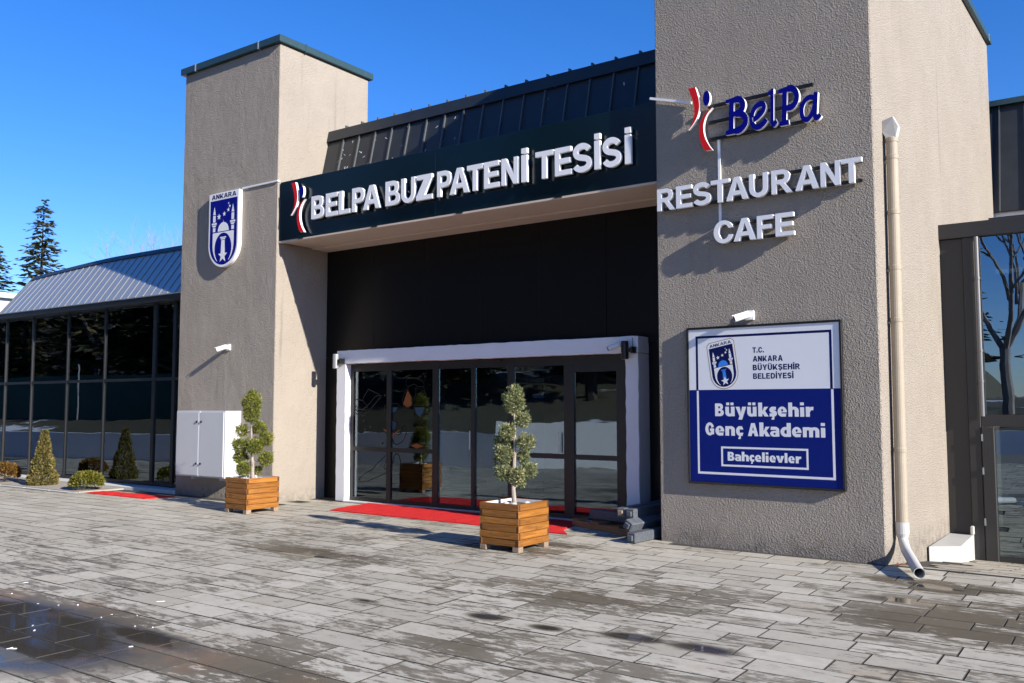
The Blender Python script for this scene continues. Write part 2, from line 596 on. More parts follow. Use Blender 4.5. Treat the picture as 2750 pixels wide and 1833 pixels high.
def contour(ops, step=0.014, rnd=0.0):
    allp = [p for s, poly in ops if s == '+' for p in poly]
    x0, x1 = min(p[0] for p in allp) - 0.05, max(p[0] for p in allp) + 0.05
    y0, y1 = min(p[1] for p in allp) - 0.05, max(p[1] for p in allp) + 0.05
    nx, ny = int((x1 - x0) / step) + 2, int((y1 - y0) / step) + 2
    xs = x0 + np.arange(nx) * step + 0.00013
    ys = y0 + np.arange(ny) * step + 0.00017
    X, Y = np.meshgrid(xs, ys, indexing='ij')
    D = None
    for s, poly in ops:
        d = sdf_poly(X, Y, poly)
        D = d if D is None else (np.minimum(D, d) if s == '+' else np.maximum(D, -d))
    D = D - rnd
    I = D < 0
    code = I[:-1, :-1] * 1 + I[1:, :-1] * 2 + I[1:, 1:] * 4 + I[:-1, 1:] * 8
    nxt = {}
    pos = {}

    def pt(i, j, e):
        k = {0: (i, j, 0), 1: (i + 1, j, 1), 2: (i, j + 1, 0), 3: (i, j, 1)}[e]
        if k not in pos:
            a = (k[0], k[1])
            b = (k[0] + 1, k[1]) if k[2] == 0 else (k[0], k[1] + 1)
            va, vb = D[a], D[b]
            t = va / (va - vb)
            pos[k] = (xs[a[0]] + t * (xs[b[0]] - xs[a[0]]), ys[a[1]] + t * (ys[b[1]] - ys[a[1]]))
        return k
    T = {1: [(3, 0)], 2: [(0, 1)], 3: [(3, 1)], 4: [(1, 2)], 5: [(3, 2), (1, 0)], 6: [(0, 2)], 7: [(3, 2)], 8: [(2, 3)], 9: [(2, 0)], 10: [(0, 3), (2, 1)], 11: [(2, 1)], 12: [(1, 3)], 13: [(1, 0)], 14: [(0, 3)]}
    for i, j in zip(*np.nonzero((code > 0) & (code < 15))):
        for a, b in T[int(code[i, j])]:
            nxt[pt(i, j, a)] = pt(i, j, b)
    loops = []
    while nxt:
        s = next(iter(nxt))
        k = s
        lp = []
        while k in nxt:
            lp.append(pos[k])
            k = nxt.pop(k)
        if len(lp) > 5:
            loops.append(simplify(lp, step * 0.22))
    return loops

def simplify(lp, tol):
    def dp(a):
        if len(a) < 3:
            return a
        (x0, y0), (x1, y1) = a[0], a[-1]
        l = math.hypot(x1 - x0, y1 - y0)
        best, bi = -1, 0
        for i in range(1, len(a) - 1):
            if l < 1e-9:
                d = math.hypot(a[i][0] - x0, a[i][1] - y0)
            else:
                d = abs((a[i][0] - x0) * (y1 - y0) - (a[i][1] - y0) * (x1 - x0)) / l
            if d > best:
                best, bi = d, i
        if best <= tol:
            return [a[0], a[-1]]
        return dp(a[:bi + 1])[:-1] + dp(a[bi:])
    h = len(lp) // 2
    return dp(lp[:h + 1])[:-1] + dp(lp[h:] + [lp[0]])[:-1]

def caps(ch, s=0.2, b=0.17):
    """outline of a capital, cap height 1; s stem, b bar; returns ops"""
    A = lambda p: ('+', p)
    N = lambda p: ('-', p)
    if ch == 'A':
        a = 0.38 - s * 0.1
        return [A([(0, 0), (.49 - s * .56, 1), (.49 + s * .56, 1), (.98, 0)]), N([(s * 1.08, -.1), (s * 1.08 + .085, .22), (.98 - s * 1.08 - .085, .22), (.98 - s * 1.08, -.1)]), N([(.49 - (.49 - s * 1.08) * .50, .22 + b), (.49, .92 - s * .6), (.49 + (.49 - s * 1.08) * .50, .22 + b)])]
    if ch == 'B':
        return [A(rect(0, 0, .46, 1)), A(ell(.45, .735, .29, .265)), A(rect(0, 0, .48, .53)), A(ell(.47, .275, .34, .275)), N(rect(s, .5 + b * .5, .46, 1 - b)), N(ell(.45, .75 - b * .25, .29 - s, .25 - b * .75)), N(rect(s, b, .48, .5 - b * .42)), N(ell(.47, .25 + b * .29, .34 - s, .25 - b * .71))]
    if ch == 'C':
        return [A(ell(.48, .5, .48, .52)), N(ell(.5, .5, .48 - s * 1.08, .52 - b)), N([(.5, .62), (1.1, .70), (1.1, .33), (.5, .38)])]
    if ch == 'D':
        return [A(rect(0, 0, .4, 1)), A(ell(.4, .5, .44, .5)), N(rect(s, b, .4, 1 - b)), N(ell(.4, .5, .44 - s, .5 - b))]
    if ch == 'E':
        return [A(rect(0, 0, s, 1)), A(rect(0, 0, .74, b)), A(rect(0, 1 - b, .72, 1)), A(rect(0, .5 - b * .42, .68, .5 + b * .58))]
    if ch == 'F':
        return [A(rect(0, 0, s, 1)), A(rect(0, 1 - b, .70, 1)), A(rect(0, .5 - b * .5, .62, .5 + b * .5))]
    if ch == 'G':
        return [A(ell(.5, .5, .5, .52)), N(ell(.52, .5, .5 - s * 1.08, .52 - b)), N([(.5, .52), (.62, .52), (1.1, .74), (1.1, .52), (.5, .50)]), A(rect(.52, .54 - b, .97, .54)), A(rect(.97 - s, .08, .97, .54))]
    if ch == 'H':
        return [A(rect(0, 0, s, 1)), A(rect(.84 - s, 0, .84, 1)), A(rect(0, .5 - b * .5, .84, .5 + b * .5))]
    if ch == 'I':
        return [A(rect(0, 0, s * 1.05, 1)), A(rect(0, 1.06, s * 1.05, 1.25))]
    if ch == 'K':
        return [A(rect(0, 0, s, 1)), A([(s * .9, .28), (.60, 1), (.88, 1), (s * .9 + .05, .06)]), A([(.24, .52), (.46, .70), (.92, 0), (.64, 0)])]
    if ch == 'L':
        return [A(rect(0, 0, s, 1)), A(rect(0, 0, .70, b))]
    if ch == 'N':
        return [A(rect(0, 0, s, 1)), A(rect(.84 - s, 0, .84, 1)), A([(0, 1), (s * 1.05, 1), (.84, 0), (.84 - s * 1.05, 0)])]
    if ch == 'P':
        return [A(rect(0, 0, s, 1)), A(rect(0, .36, .44, 1)), A(ell(.44, .68, .34, .32)), N(rect(s, .36 + b, .44, 1 - b)), N(ell(.44, .68, .34 - s, .32 - b))]
    if ch == 'R':
        return [A(rect(0, 0, s, 1)), A(rect(0, .40, .46, 1)), A(ell(.46, .70, .34, .30)), N(rect(s, .40 + b, .46, 1 - b)), N(ell(.46, .70, .34 - s, .30 - b)), A([(.30, .48), (.52, .48), (.90, 0), (.64, 0)])]
    if ch in 'SŞ':
        w = (s + b) * .5
        ry = .262 - w * .28
        cu, cl = 1.015 - w * .5 - ry, -.015 + w * .5 + ry
        mid = (cu - ry + cl + ry) / 2
        up = arc(.42, cu, .38 - w * .5, ry, 18, 235, 22)
        lo = arc(.42, cl, .40 - w * .5, ry, 55, -162, 22)
        o = [A(stroke(up + lo, w * 1.02))]
        if ch == 'Ş':
            o += [A([(.36, .02), (.50, .02), (.46, -.22), (.28, -.22), (.28, -.14), (.36, -.14)])]
        return o
    if ch == 'T':
        return [A(rect(0, 1 - b, .80, 1)), A(rect(.4 - s * .5, 0, .4 + s * .5, 1))]
    if ch in 'UÜ':
        o = [A(rect(0, .36, .82, 1)), A(ell(.41, .37, .41, .39)), N(rect(s, .36, .82 - s, 1.2)), N(ell(.41, .37, .41 - s, .39 - b))]
        if ch == 'Ü':
            o += [A(rect(.14, 1.07, .34, 1.24)), A(rect(.48, 1.07, .68, 1.24))]
        return o
    if ch == 'Y':
        return [A([(0, 1), (s * 1.15, 1), (.44, .55), (.88 - s * 1.15, 1), (.88, 1), (.44 + s * .5, .40), (.44 - s * .5, .40)]), A(rect(.44 - s * .5, 0, .44 + s * .5, .45))]
    if ch == 'Z':
        return [A(rect(.02, 1 - b, .76, 1)), A(rect(0, 0, .78, b)), A([(0, b * .8), (s * .2, 0), (s * 1.3, 0), (.76, 1 - b * .8), (.74, 1), (.76 - s * 1.3, 1)])]
    if ch == '.':
        return [A(rect(0, 0, s, s))]
    return lower(ch, s, b)

def lower(ch, s, b, xh=0.74):
    A = lambda p: ('+', p)
    N = lambda p: ('-', p)
    ced = lambda cx: [A([(cx - .07, .03), (cx + .10, .03), (cx + .08, -.07), (cx + .10, -.10), (cx + .06, -.24), (cx - .16, -.24), (cx - .14, -.12), (cx - .09, -.12)])]
    if ch == 'a':
        w = .70
        return [A(ell(w - .34, xh - .26, .34, .27)), A(rect(w - s, 0, w, xh - .25)), N(ell(w - .36, xh - .28, .12, .08)), N(rect(-.2, .44, w - s, xh - b)), N(rect(-.2, -.1, w - s, .44)), A([(.06, xh - b - .02), (.06, xh), (.4, xh + .01), (.4, xh - b)]), A(ell(.30, .215, .30, .225)), A(rect(.3, .26, w, .44)), N(ell(.34, .215, .085, .08))]
    if ch in 'cç':
        return [A(ell(.36, xh * .5, .36, xh * .515)), A(rect(.36, xh - b * 1.1, .60, xh)), A(rect(.36, 0, .62, b * 1.1)), N(ell(.40, xh * .5, .36 - s, xh * .5 - b)), N(rect(.40, b * 1.1, .9, xh - b * 1.1))] + (ced(.36) if ch == 'ç' else [])
    if ch == 'd':
        return [A(rect(.76 - s, 0, .76, 1.04)), A(ell(.36, xh * .5, .36, xh * .51)), A(rect(.36, 0, .76, xh)), N(ell(.37, xh * .5, .36 - s + .03, xh * .5 - b)), N(rect(.37, b, .76 - s, xh - b))]
    if ch == 'e':
        return [A(ell(.37, xh * .5, .37, xh * .52)), A(rect(.37, 0, .66, b)), N(ell(.37, xh * .65, .37 - s + .01, .10)), N(rect(.36, b * 1.05, .9, b * 1.05 + .085)), N(ell(.36, b * 1.05 + .042, .06, .042))]
    if ch == 'h':
        return [A(rect(0, 0, s, 1.06)), A(rect(.78 - s, 0, .78, xh - .25)), A(ell(.44, xh - .27, .34, .28)), N(rect(s, -.1, .78 - s, xh - .3)), N(ell((s + .78 - s) / 2, xh - .3, (.78 - 2 * s) / 2, .1))]
    if ch == 'n':
        return [A(rect(0, 0, s, xh)), A(rect(.78 - s, 0, .78, xh - .25)), A(ell(.44, xh - .27, .34, .28)), N(rect(s, -.1, .78 - s, xh - .3)), N(ell(.39, xh - .3, (.78 - 2 * s) / 2, .1))]
    if ch == 'm':
        w2 = (1.26 - 3 * s) / 2
        o = [A(rect(0, 0, s, xh)), A(rect(s + w2, 0, 2 * s + w2, xh - .2)), A(rect(1.26 - s, 0, 1.26, xh - .25)), A(ell(.40, xh - .25, .34, .26)), A(ell(.92, xh - .25, .34, .26)), A(rect(.3, xh - b, .95, xh - .02))]
        for x in (s, 2 * s + w2):
            o += [N(rect(x, -.1, x + w2, xh - .3)), N(ell(x + w2 / 2, xh - .3, w2 / 2, .09))]
        return o
    if ch == 'i':
        return [A(rect(0, 0, s, xh - .03)), A(rect(0, .85, s * .95, 1.07))]
    if ch == 'k':
        return [A(rect(0, 0, s, 1.06)), A([(s * .9, .30), (.46, xh), (.76, xh), (s * .9, .10)]), A([(.26, .42), (.46, .52), (.78, 0), (.46, 0)])]
    if ch == 'l':
        return [A(rect(0, 0, s, 1.06))]
    if ch == 'r':
        return [A(rect(0, 0, s, xh)), A([(s * .8, xh - .20), (.34, xh - .02), (.58, xh), (.56, xh - .26), (.40, xh - .25), (s, xh - .42)])]
    if ch in 'sş':
        w = (s + b) * .46
        ry = .195 - w * .28
        cu, cl = xh + .01 - w * .5 - ry, -.01 + w * .5 + ry
        up = arc(.31, cu, .30 - w * .5, ry, 30, 235, 20)
        lo = arc(.31, cl, .31 - w * .5, ry, 55, -150, 20)
        return [A(stroke(up + lo, w * 1.02)), A(rect(.30, xh - w, .54, xh)), A(rect(.02, 0, .30, w))] + (ced(.32) if ch == 'ş' else [])
    if ch in 'uü':
        o = [A(rect(0, .25, s, xh)), A(rect(.76 - s, 0, .76, xh)), A(ell(.34, .27, .34, .29)), N(rect(s, .30, .76 - s, xh + .1)), N(ell(.38, .30, (.76 - 2 * s) / 2, .1))]
        if ch == 'ü':
            o += [A(rect(.08, .86, .33, 1.07)), A(rect(.43, .86, .68, 1.07))]
        return o
    if ch == 'v':
        return [A([(0, xh), (s * 1.05, xh), (.40, .24), (.80 - s * 1.05, xh), (.80, xh), (.54, 0), (.26, 0)])]
    if ch == 'y':
        return [A([(0, xh), (s * 1.05, xh), (.42, .26), (.84 - s * 1.05, xh), (.84, xh), (.50, -.26), (.20, -.26), (.30, .0)])]
    raise KeyError(ch)

_GC = {}
def glyph(ch, s=0.2, b=0.17, rnd=0.0):
    k = (ch, s, b, rnd)
    if k not in _GC:
        lo = contour(caps(ch, s, b), 0.013, rnd)
        x0 = min(p[0] for l in lo for p in l)
        x1 = max(p[0] for l in lo for p in l)
        _GC[k] = [[((x - x0), y) for x, y in l] for l in lo], x1 - x0
    return _GC[k]

def plate(mb, loops, fx, y0, y1, mi=0, mside=None):
    """extrude loops (mapped by fx to x,z) from front y0 to back y1"""
    if mside is None:
        mside = mi
    L = [[fx(p) for p in l] for l in loops]
    flat = [p for l in L for p in l]
    n = len(flat)
    vs = [(x, y0, z) for x, z in flat] + [(x, y1, z) for x, z in flat]

    def inside(p, poly):
        c = False
        for i in range(len(poly)):
            (xa, za), (xb, zb) = poly[i - 1], poly[i]
            if (za > p[1]) != (zb > p[1]) and p[0] < xa + (p[1] - za) * (xb - xa) / (zb - za):
                c = not c
        return c
    offs = [0]
    for l in L:
        offs.append(offs[-1] + len(l))
    dep = [sum(inside(l[0], q) for j, q in enumerate(L) if j != i) for i, l in enumerate(L)]
    fr, bk = [], []
    for i, l in enumerate(L):
        if dep[i] % 2:
            continue
        holes = [j for j, q in enumerate(L) if j != i and dep[j] == dep[i] + 1 and inside(q[0], l)]
        ids = list(range(offs[i], offs[i + 1]))
        ar = sum(l[q - 1][0] * l[q][1] - l[q][0] * l[q - 1][1] for q in range(len(l)))
        if not holes:
            t = tuple(ids) if ar > 0 else tuple(ids[::-1])
            fr.append(t)
            bk.append(tuple(q + n for q in t[::-1]))
            continue
        for j in holes:
            ids += list(range(offs[j], offs[j + 1]))
        tris = geometry.tessellate_polygon([[Vector((x, z, 0)) for x, z in L[j]] for j in [i] + holes])
        for t in tris:
            (ax, az), (bx, bz), (cx, cz) = (flat[ids[q]] for q in t)
            a2 = (bx - ax) * (cz - az) - (bz - az) * (cx - ax)
            t = tuple(ids[q] for q in t)
            t = t if a2 > 0 else t[::-1]
            fr.append(t)
            bk.append(tuple(q + n for q in t[::-1]))
    sd = []
    o = 0
    for l in L:
        m = len(l)
        for i in range(m):
            a, b2 = o + i, o + (i + 1) % m
            sd.append((a, a + n, b2 + n, b2))
        o += m
    k = len(mb.v)
    mb.v.extend(vs)
    for f in fr + bk:
        mb.f.append(tuple(i + k for i in f))
        mb.mi.append(mi)
    for f in sd:
        mb.f.append(tuple(i + k for i in f))
        mb.mi.append(mside)

def letter(parent, ch, x0, x1, z, h, y0, y1, mats, s=.2, b=.17, local=True, name='letter'):
    lo, wd = glyph(ch, s, b)
    sx = (x1 - x0) / wd
    mb = MB()
    plate(mb, lo, lambda p: (x0 + p[0] * sx, z + p[1] * h), y0, y1, 0, 1 if isinstance(mats, (list, tuple)) and len(mats) > 1 else 0)
    return mb.build(name, mats, parent, local=local, recalc=True)

def star(cx, cy, r, rot=90):
    return [(cx + (r if i % 2 == 0 else r * .42) * math.cos(math.radians(rot + 36 * i)), cy + (r if i % 2 == 0 else r * .42) * math.sin(math.radians(rot + 36 * i))) for i in range(10)]

def emblem_parts():
    """city shield in a 0.86 x 1.38 box: outline, field, figures, dome"""
    out = [(0, 1.38), (0, .43)] + arc(.43, .43, .43, .43, 180, 360, 30)[1:-1] + [(.86, .43), (.86, 1.38)]
    fld = [(.045, 1.245), (.045, .43)] + arc(.43, .43, .385, .385, 180, 360, 30)[1:-1] + [(.815, .43), (.815, 1.245)]
    fig = []
    for cx in (.165, .695):
        fig += [[(cx - .036, .985), (cx, 1.13), (cx + .036, .985)], rect(cx - .036, .845, cx + .036, .97), rect(cx - .072, .80, cx + .072, .832),
                [(cx - .065, .79), (cx - .035, .755), (cx + .035, .755), (cx + .065, .79)], rect(cx - .036, .665, cx + .036, .742)]
    dome = [[(.272, .66)] + arc(.43, .66, .158, .165, 180, 0, 18)[1:-1] + [(.588, .66)], [(.424, .82), (.43, .87), (.436, .82)]]
    col = [rect(.345, .535, .515, .557), rect(.37, .505, .49, .528), [(.385, .495), (.475, .495), (.49, .22), (.37, .22)]]
    stars = [star(.30, .935, .062), star(.45, .975, .05), star(.565, 1.035, .042), star(.605, 1.10, .032), star(.57, 1.155, .02)]
    big = [star(.43, .21, .135)]
    cres = contour([('+', rect(.129, .40, .731, .645)), ('+', ell(.43, .42, .301, .36, 40)), ('-', ell(.43, .345, .245, .285, 40)), ('-', rect(0, -.2, .86, .12)), ('-', rect(0, .645, .86, 1.2))], 0.008)
    notch = []
    return out, fld, fig, dome, col, stars, big, cres

# ------------------------------------------------------------------ shared placement data
def gz(x, y):
    """ground level: level forecourt, a ramp falling beside the right tower"""
    if x > 2.6 and y > 0:
        return -0.115 * min(y, 3.3)
    return 0.0

def project(p):
    d = Vector(p) - CAM
    z = d.dot(F_)
    if z < 0.1:
        return None
    return (1375 + FPX * d.dot(R_) / z, 916.5 - FPX * d.dot(U_) / z, z)

# ------------------------------------------------------------------ ground and pavement
def mk_paver():
    k = NT('concrete_paver')
    p = k.pos()
    rnd = k.math('FRACT', k.math('ADD', k.orand(), k.n('ShaderNodeAttribute', attribute_name='rnd').outputs['Fac']))
    fine = k.noise(p, 95, 4, 0.7)
    mid = k.noise(p, 9, 5, 0.65)
    big = k.noise(p, 0.55, 3, 0.5)
    base = k.mix(rnd, (0.40, 0.372, 0.303), (0.545, 0.515, 0.432))
    base = k.mix(k.math('MULTIPLY', k.rng(mid, 0.3, 0.7, 0, 1), 0.62), base, (0.345, 0.315, 0.255))
    base = k.mix(k.math('MULTIPLY', k.sm(fine, 0.5, 0.75), 0.35), base, (0.36, 0.335, 0.285))
    # reddish-brown dried silt
    silt = k.math('MULTIPLY', k.sm(k.noise(k.mapped(p, (1, 1.6, 1), (3, 9, 0)), 1.3, 5, 0.65), 0.55, 0.75), 0.45)
    base = k.mix(silt, base, (0.36, 0.27, 0.18))
    sp = k.n('ShaderNodeSeparateXYZ')
    k.l(p, sp.inputs[0])

    def blob(cx, cy, rx, ry, amp=1.0, rot=0.0):
        v = k.mapped(p, (1, 1, 0), (-cx, -cy, 0))
        m = k.n('ShaderNodeMapping')
        m.vector_type = 'TEXTURE'
        m.inputs['Rotation'].default_value = (0, 0, rot)
        m.inputs['Scale'].default_value = (rx, ry, 1)
        k.l(v, m.inputs['Vector'])
        ln = k.n('ShaderNodeVectorMath', operation='LENGTH')
        k.l(m.outputs[0], ln.inputs[0])
        r = k.math('MULTIPLY', k.sm(ln.outputs['Value'], 1.0, 0.0), amp)
        return r

    def total(lst):
        t = None
        for b in lst:
            r = blob(*b)
            t = r if t is None else k.math('MAXIMUM', t, r)
        return t
    # damp traces: streaks dragged along the pavers, and broad wet areas
    st = k.noise(k.mapped(p, (1.0, 4.2, 1), (0, 0, 0), (0, 0, 0.10)), 2.5, 10, 0.74, 0.25)
    cmb = k.n('ShaderNodeCombineXYZ')
    k.l(k.math('MULTIPLY', rnd, 37.0), cmb.inputs[0])
    k.l(k.math('MULTIPLY', rnd, 91.0), cmb.inputs[1])
    pv2 = k.n('ShaderNodeVectorMath', operation='ADD')
    k.l(p, pv2.inputs[0])
    k.l(cmb.outputs[0], pv2.inputs[1])
    st2 = k.noise(k.mapped(pv2.outputs[0], (2.2, 7.0, 1), (7, 3, 0), (0, 0, -0.2)), 3.0, 9, 0.74, 0.4)
    rowj = k.math('MULTIPLY', k.math('SUBTRACT', k.math('FRACT', k.math('MULTIPLY', rnd, 7.3)), 0.5), 0.13)
    wetb = total([(-2.0, -6.45, 2.7, 1.15, .24), (0.3, -6.2, 2.2, 1.0, .13), (3.7, -2.4, 1.6, 1.1, .20), (4.3, -1.6, 1.4, .6, .18), (0.8, -3.2, 2.1, .9, .13), (1.4, -2.6, 1.5, .6, .09), (-2.7, -2.9, 1.9, .5, .16), (-4.2, -2.2, 2.2, .8, .06), (3.25, -0.95, 1.1, .45, .30), (-1.3, -1.5, 1.4, .5, .13), (1.9, -5.2, 2.5, 1.0, .05), (3.9, -4.0, 1.4, .8, .06), (.9, -4.9, .7, 1.1, .12, .5), (-0.9, -0.9, 1.1, .35, .13)])
    dry = total([(-9.5, -2.2, 5.5, 2.2, .13), (1.3, -.9, 2.4, .9, .12), (-6.5, -0.3, 2.5, 1.2, .10)])
    wv = k.math('ADD', k.math('MULTIPLY_ADD', st, 0.80, k.math('MULTIPLY', st2, 0.62)), k.math('MULTIPLY_ADD', big, 0.14, rowj))
    wv = k.math('SUBTRACT', wv, 0.235)
    wv = k.math('SUBTRACT', k.math('ADD', wv, wetb), dry)
    wet = k.sm(wv, 0.565, 0.640)
    pud_l = [(-2.3, -6.6, 2.7, 1.1, 1.4, -.05), (-1.0, -6.1, 1.3, .28, .95, -.05), (0.58, -4.22, .36, .17, .95), (1.15, -4.25, .28, .14, .85), (1.80, -4.12, .44, .18, 1), (2.33, -4.12, .46, .19, 1), (3.22, -0.98, .62, .24, 1, -.25), (3.15, -1.75, .75, .28, .95), (-2.75, -3.08, .95, .12, .9, .06), (2.9, -4.75, .6, .11, .75), (-.6, -4.35, .3, .09, .75)]
    pv = k.math('ADD', total(pud_l), k.math('MULTIPLY', k.math('SUBTRACT', k.noise(p, 3.2, 5, 0.6), 0.5), 0.5))
    pud = k.sm(pv, 0.34, 0.78)
    wet = k.math('MAXIMUM', wet, k.sm(pv, 0.12, 0.55))
    dk = k.mix(0.0, base, (0, 0, 0))
    wetcol = k.mix(1.0, base, (0.25, 0.222, 0.18), 'MULTIPLY')
    wstr = k.math('MINIMUM', k.math('MULTIPLY_ADD', k.sm(wetb, 0.02, 0.18), 0.25, 0.74), 0.95)
    col = k.mix(k.math('MULTIPLY', wet, wstr), base, wetcol)
    col = k.mix(pud, col, (0.060, 0.053, 0.042))
    # orange silt round the big puddle
    ssp = k.noise(p, 130, 3, 0.8)
    sarea = k.math('MULTIPLY', total([(-2.6, -5.9, 2.6, .6, .8), (0.0, -6.55, 2.0, .95, 1.1)]), k.sm(k.noise(p, 1.9, 5, 0.6), 0.38, 0.66))
    smask = k.math('MULTIPLY', k.sm(sarea, 0.15, 0.65), k.rng(ssp, 0.42, 0.68, 0.0, 0.8))
    col = k.mix(smask, col, (0.27, 0.135, 0.06))
    k.set(color=col)
    rough = k.mix(wet, (0.88, 0.88, 0.88), (0.55, 0.55, 0.55))
    rough = k.mix(k.math('MULTIPLY', pud, k.math('SUBTRACT', 1.0, k.math('MULTIPLY', smask, 0.8))), rough, (0.04, 0.04, 0.04))
    k.set(rough=rough, spec=k.rng(pud, 0, 1, 0.14, 0.6))
    dryf = k.math('SUBTRACT', 1.0, pud)
    h = k.math('MULTIPLY', k.math('ADD', fine, k.math('MULTIPLY', mid, 0.8)), dryf)
    k.normal(k.bump(h, 0.35, 0.004))
    return k.m
M['paver'] = mk_paver()
M['joint'] = paint('joint_sand', (0.055, 0.050, 0.043), 0.9, var=0.3, bump=0.3, bscale=80)
M['groundfar'] = paint('worn_ground', (0.16, 0.15, 0.135), 0.9, var=0.25, bump=0.3, bscale=3)

g = MB()
g.quad((-400, -400, -.03), (2.6, -400, -.03), (2.6, 400, -.03), (-400, 400, -.03))
g.quad((2.6, -400, -.03), (400, -400, -.03), (400, 0, -.03), (2.6, 0, -.03))
g.quad((2.6, 0, -.03), (400, 0, -.03), (400, 3.3, -.41), (2.6, 3.3, -.41))
g.quad((2.6, 3.3, -.41), (400, 3.3, -.41), (400, 400, -.41), (2.6, 400, -.41))
struct(g.build('ground', M['groundfar']))

# sheet of joint sand under the pavers
g = MB()
g.quad((-24, -12.3, -.012), (2.6, -12.3, -.012), (2.6, 1.5, -.012), (-24, 1.5, -.012))
g.quad((2.6, -12.3, -.012), (10, -12.3, -.012), (10, 0, -.012), (2.6, 0, -.012))
g.quad((2.6, 0, -.012), (10, 0, -.012), (10, 3.2, -.380), (2.6, 3.2, -.380))
pavement = struct(g.build('pavement', M['joint']))

ROW = 0.268
PAV = []
y = -9.5 - 10 * 0.268
row = 0
while y < 3.1:
    x = -23.5 + random.random() * 0.6
    while x < 9.6:
        Ln = random.choice((0.38, 0.42, 0.55, 0.58, 0.60, 0.62, 0.66))
        cx, cy = x + Ln / 2, y + ROW / 2
        ok = cy < -0.02 or (-7.1 < cx < -0.1 and cy < 1.0) or (cx > 3.0 and cy < 3.05) or (cx < -10.1 and cy < -0.72)
        if cx < -11.6 and cy > -0.80:
            ok = False
        if ok:
            PAV.append((cx, cy, Ln))
        x += Ln
    y += ROW
    row += 1
GAP = 0.009
def area(p):
    q = project((p[0], p[1], 0))
    if q is None or not (-60 < q[0] < 2810 and 900 < q[1] < 1900):
        return 0
    return p[2] / q[2] ** 3
order = sorted(range(len(PAV)), key=lambda i: -area(PAV[i]))
single = set(order[:298])
unit = None
def paver_mesh():
    m = MB()
    c = 0.006
    m.add([(-.5, -.5, -.05), (.5, -.5, -.05), (.5, .5, -.05), (-.5, .5, -.05), (-.5, -.5, -.0035), (.5, -.5, -.0035), (.5, .5, -.0035), (-.5, .5, -.0035),
           (-.5 + c, -.5 + c * 1.8, 0), (.5 - c, -.5 + c * 1.8, 0), (.5 - c, .5 - c * 1.8, 0), (-.5 + c, .5 - c * 1.8, 0)],
          [(0, 1, 5, 4), (1, 2, 6, 5), (2, 3, 7, 6), (3, 0, 4, 7), (4, 5, 9, 8), (5, 6, 10, 9), (6, 7, 11, 10), (7, 4, 8, 11), (8, 9, 10, 11)])
    m.mi = [1] * 8 + [0]
    return m
rest = MB()
rest.rnd = []
um = paver_mesh()
first = None
for i, (cx, cy, Ln) in enumerate(PAV):
    sx, sy = Ln - GAP, ROW - GAP
    z = gz(cx, cy) + random.uniform(-.0018, .0018)
    tilt = -math.atan(0.115) if (cx > 2.6 and cy > 0) else random.uniform(-.004, .004)
    ty = random.uniform(-.003, .003)
    if i in single:
        if first is None:
            first = um.build('paver', [M['paver'], M['joint']], pavement, local=True)
            o = first
        else:
            o = first.copy()
            C.objects.link(o)
        o.location = (cx, cy, z)
        o.scale = (sx, sy, 1)
        o.rotation_euler = (tilt, ty, random.uniform(-.003, .003))
    else:
        mt = Matrix.Translation((cx, cy, z)) @ Matrix.Rotation(tilt, 4, 'X') @ Matrix.Rotation(ty, 4, 'Y') @ Matrix.Diagonal((sx, sy, 1, 1))
        rest.add([mt @ Vector(v) for v in um.v], um.f)
        rest.mi[-9:] = um.mi
        rest.rnd += [random.random()] * len(um.v)
o = rest.build('paver_field', [M['paver'], M['joint']], pavement, local=True)
o['kind'] = 'stuff'

# ------------------------------------------------------------------ left stucco tower
LX0, LX1, LY, LD, LH = -10.0, -7.26, 0.2, 2.19, 8.02
lt = thing('stucco_tower', 'shorter left stucco tower carrying the blue city shield', 'tower', (-8.63, 1.3, 0))
BX(LX0, LX1, LY, LY + LD, -0.05, LH).build('wall', M['stucco_l'], lt, bevel=.012)

def coping(parent, x0, x1, y0, y1, z, ov=.07, h=.125, th=.16, joints=()):
    m = MB()
    m.box(x0 - ov, x1 + ov, y0 - ov, y0 + th, z, z + h)
    m.box(x0 - ov, x1 + ov, y1 - th, y1 + ov, z, z + h)
    m.box(x0 - ov, x0 + th, y0 + th, y1 - th, z, z + h)
    m.box(x1 - th, x1 + ov, y0 + th, y1 - th, z, z + h)
    m.box(x0 + th, x1 - th, y0 + th, y1 - th, z - .02, z + .03)
    c = m.build('coping', M['teal'], parent, local=(parent.name.endswith('001')), bevel=.006)
    return c
cp = coping(lt, LX0, LX1, LY, LY + LD, LH)
for jx in (-9.63, -7.80):
    BX(jx, jx + .035, LY - .076, LY - .02, LH - .012, LH + .131).build('joint_strip', M['silver'], lt)
BX(LX1 + .02, LX1 + .077, .72, .75, LH - .01, LH + .131).build('joint_strip', M['teal'], lt)

# ------------------------------------------------------------------ right stucco tower, turned about two degrees
RA = -math.atan(0.038)
RO = Vector((2.61, 0, 0))
RW, RD, RH = 2.61, 7.57, 8.06
rt = thing('stucco_tower', 'taller right stucco tower with coarse render and the wall signs', 'tower', tuple(RO), RA)
BX(-RW, 0, 0, RD, -0.5, RH).build('wall', M['stucco_r'], rt, local=True, bevel=.012)
coping(rt, -RW, 0, 0, RD, RH)

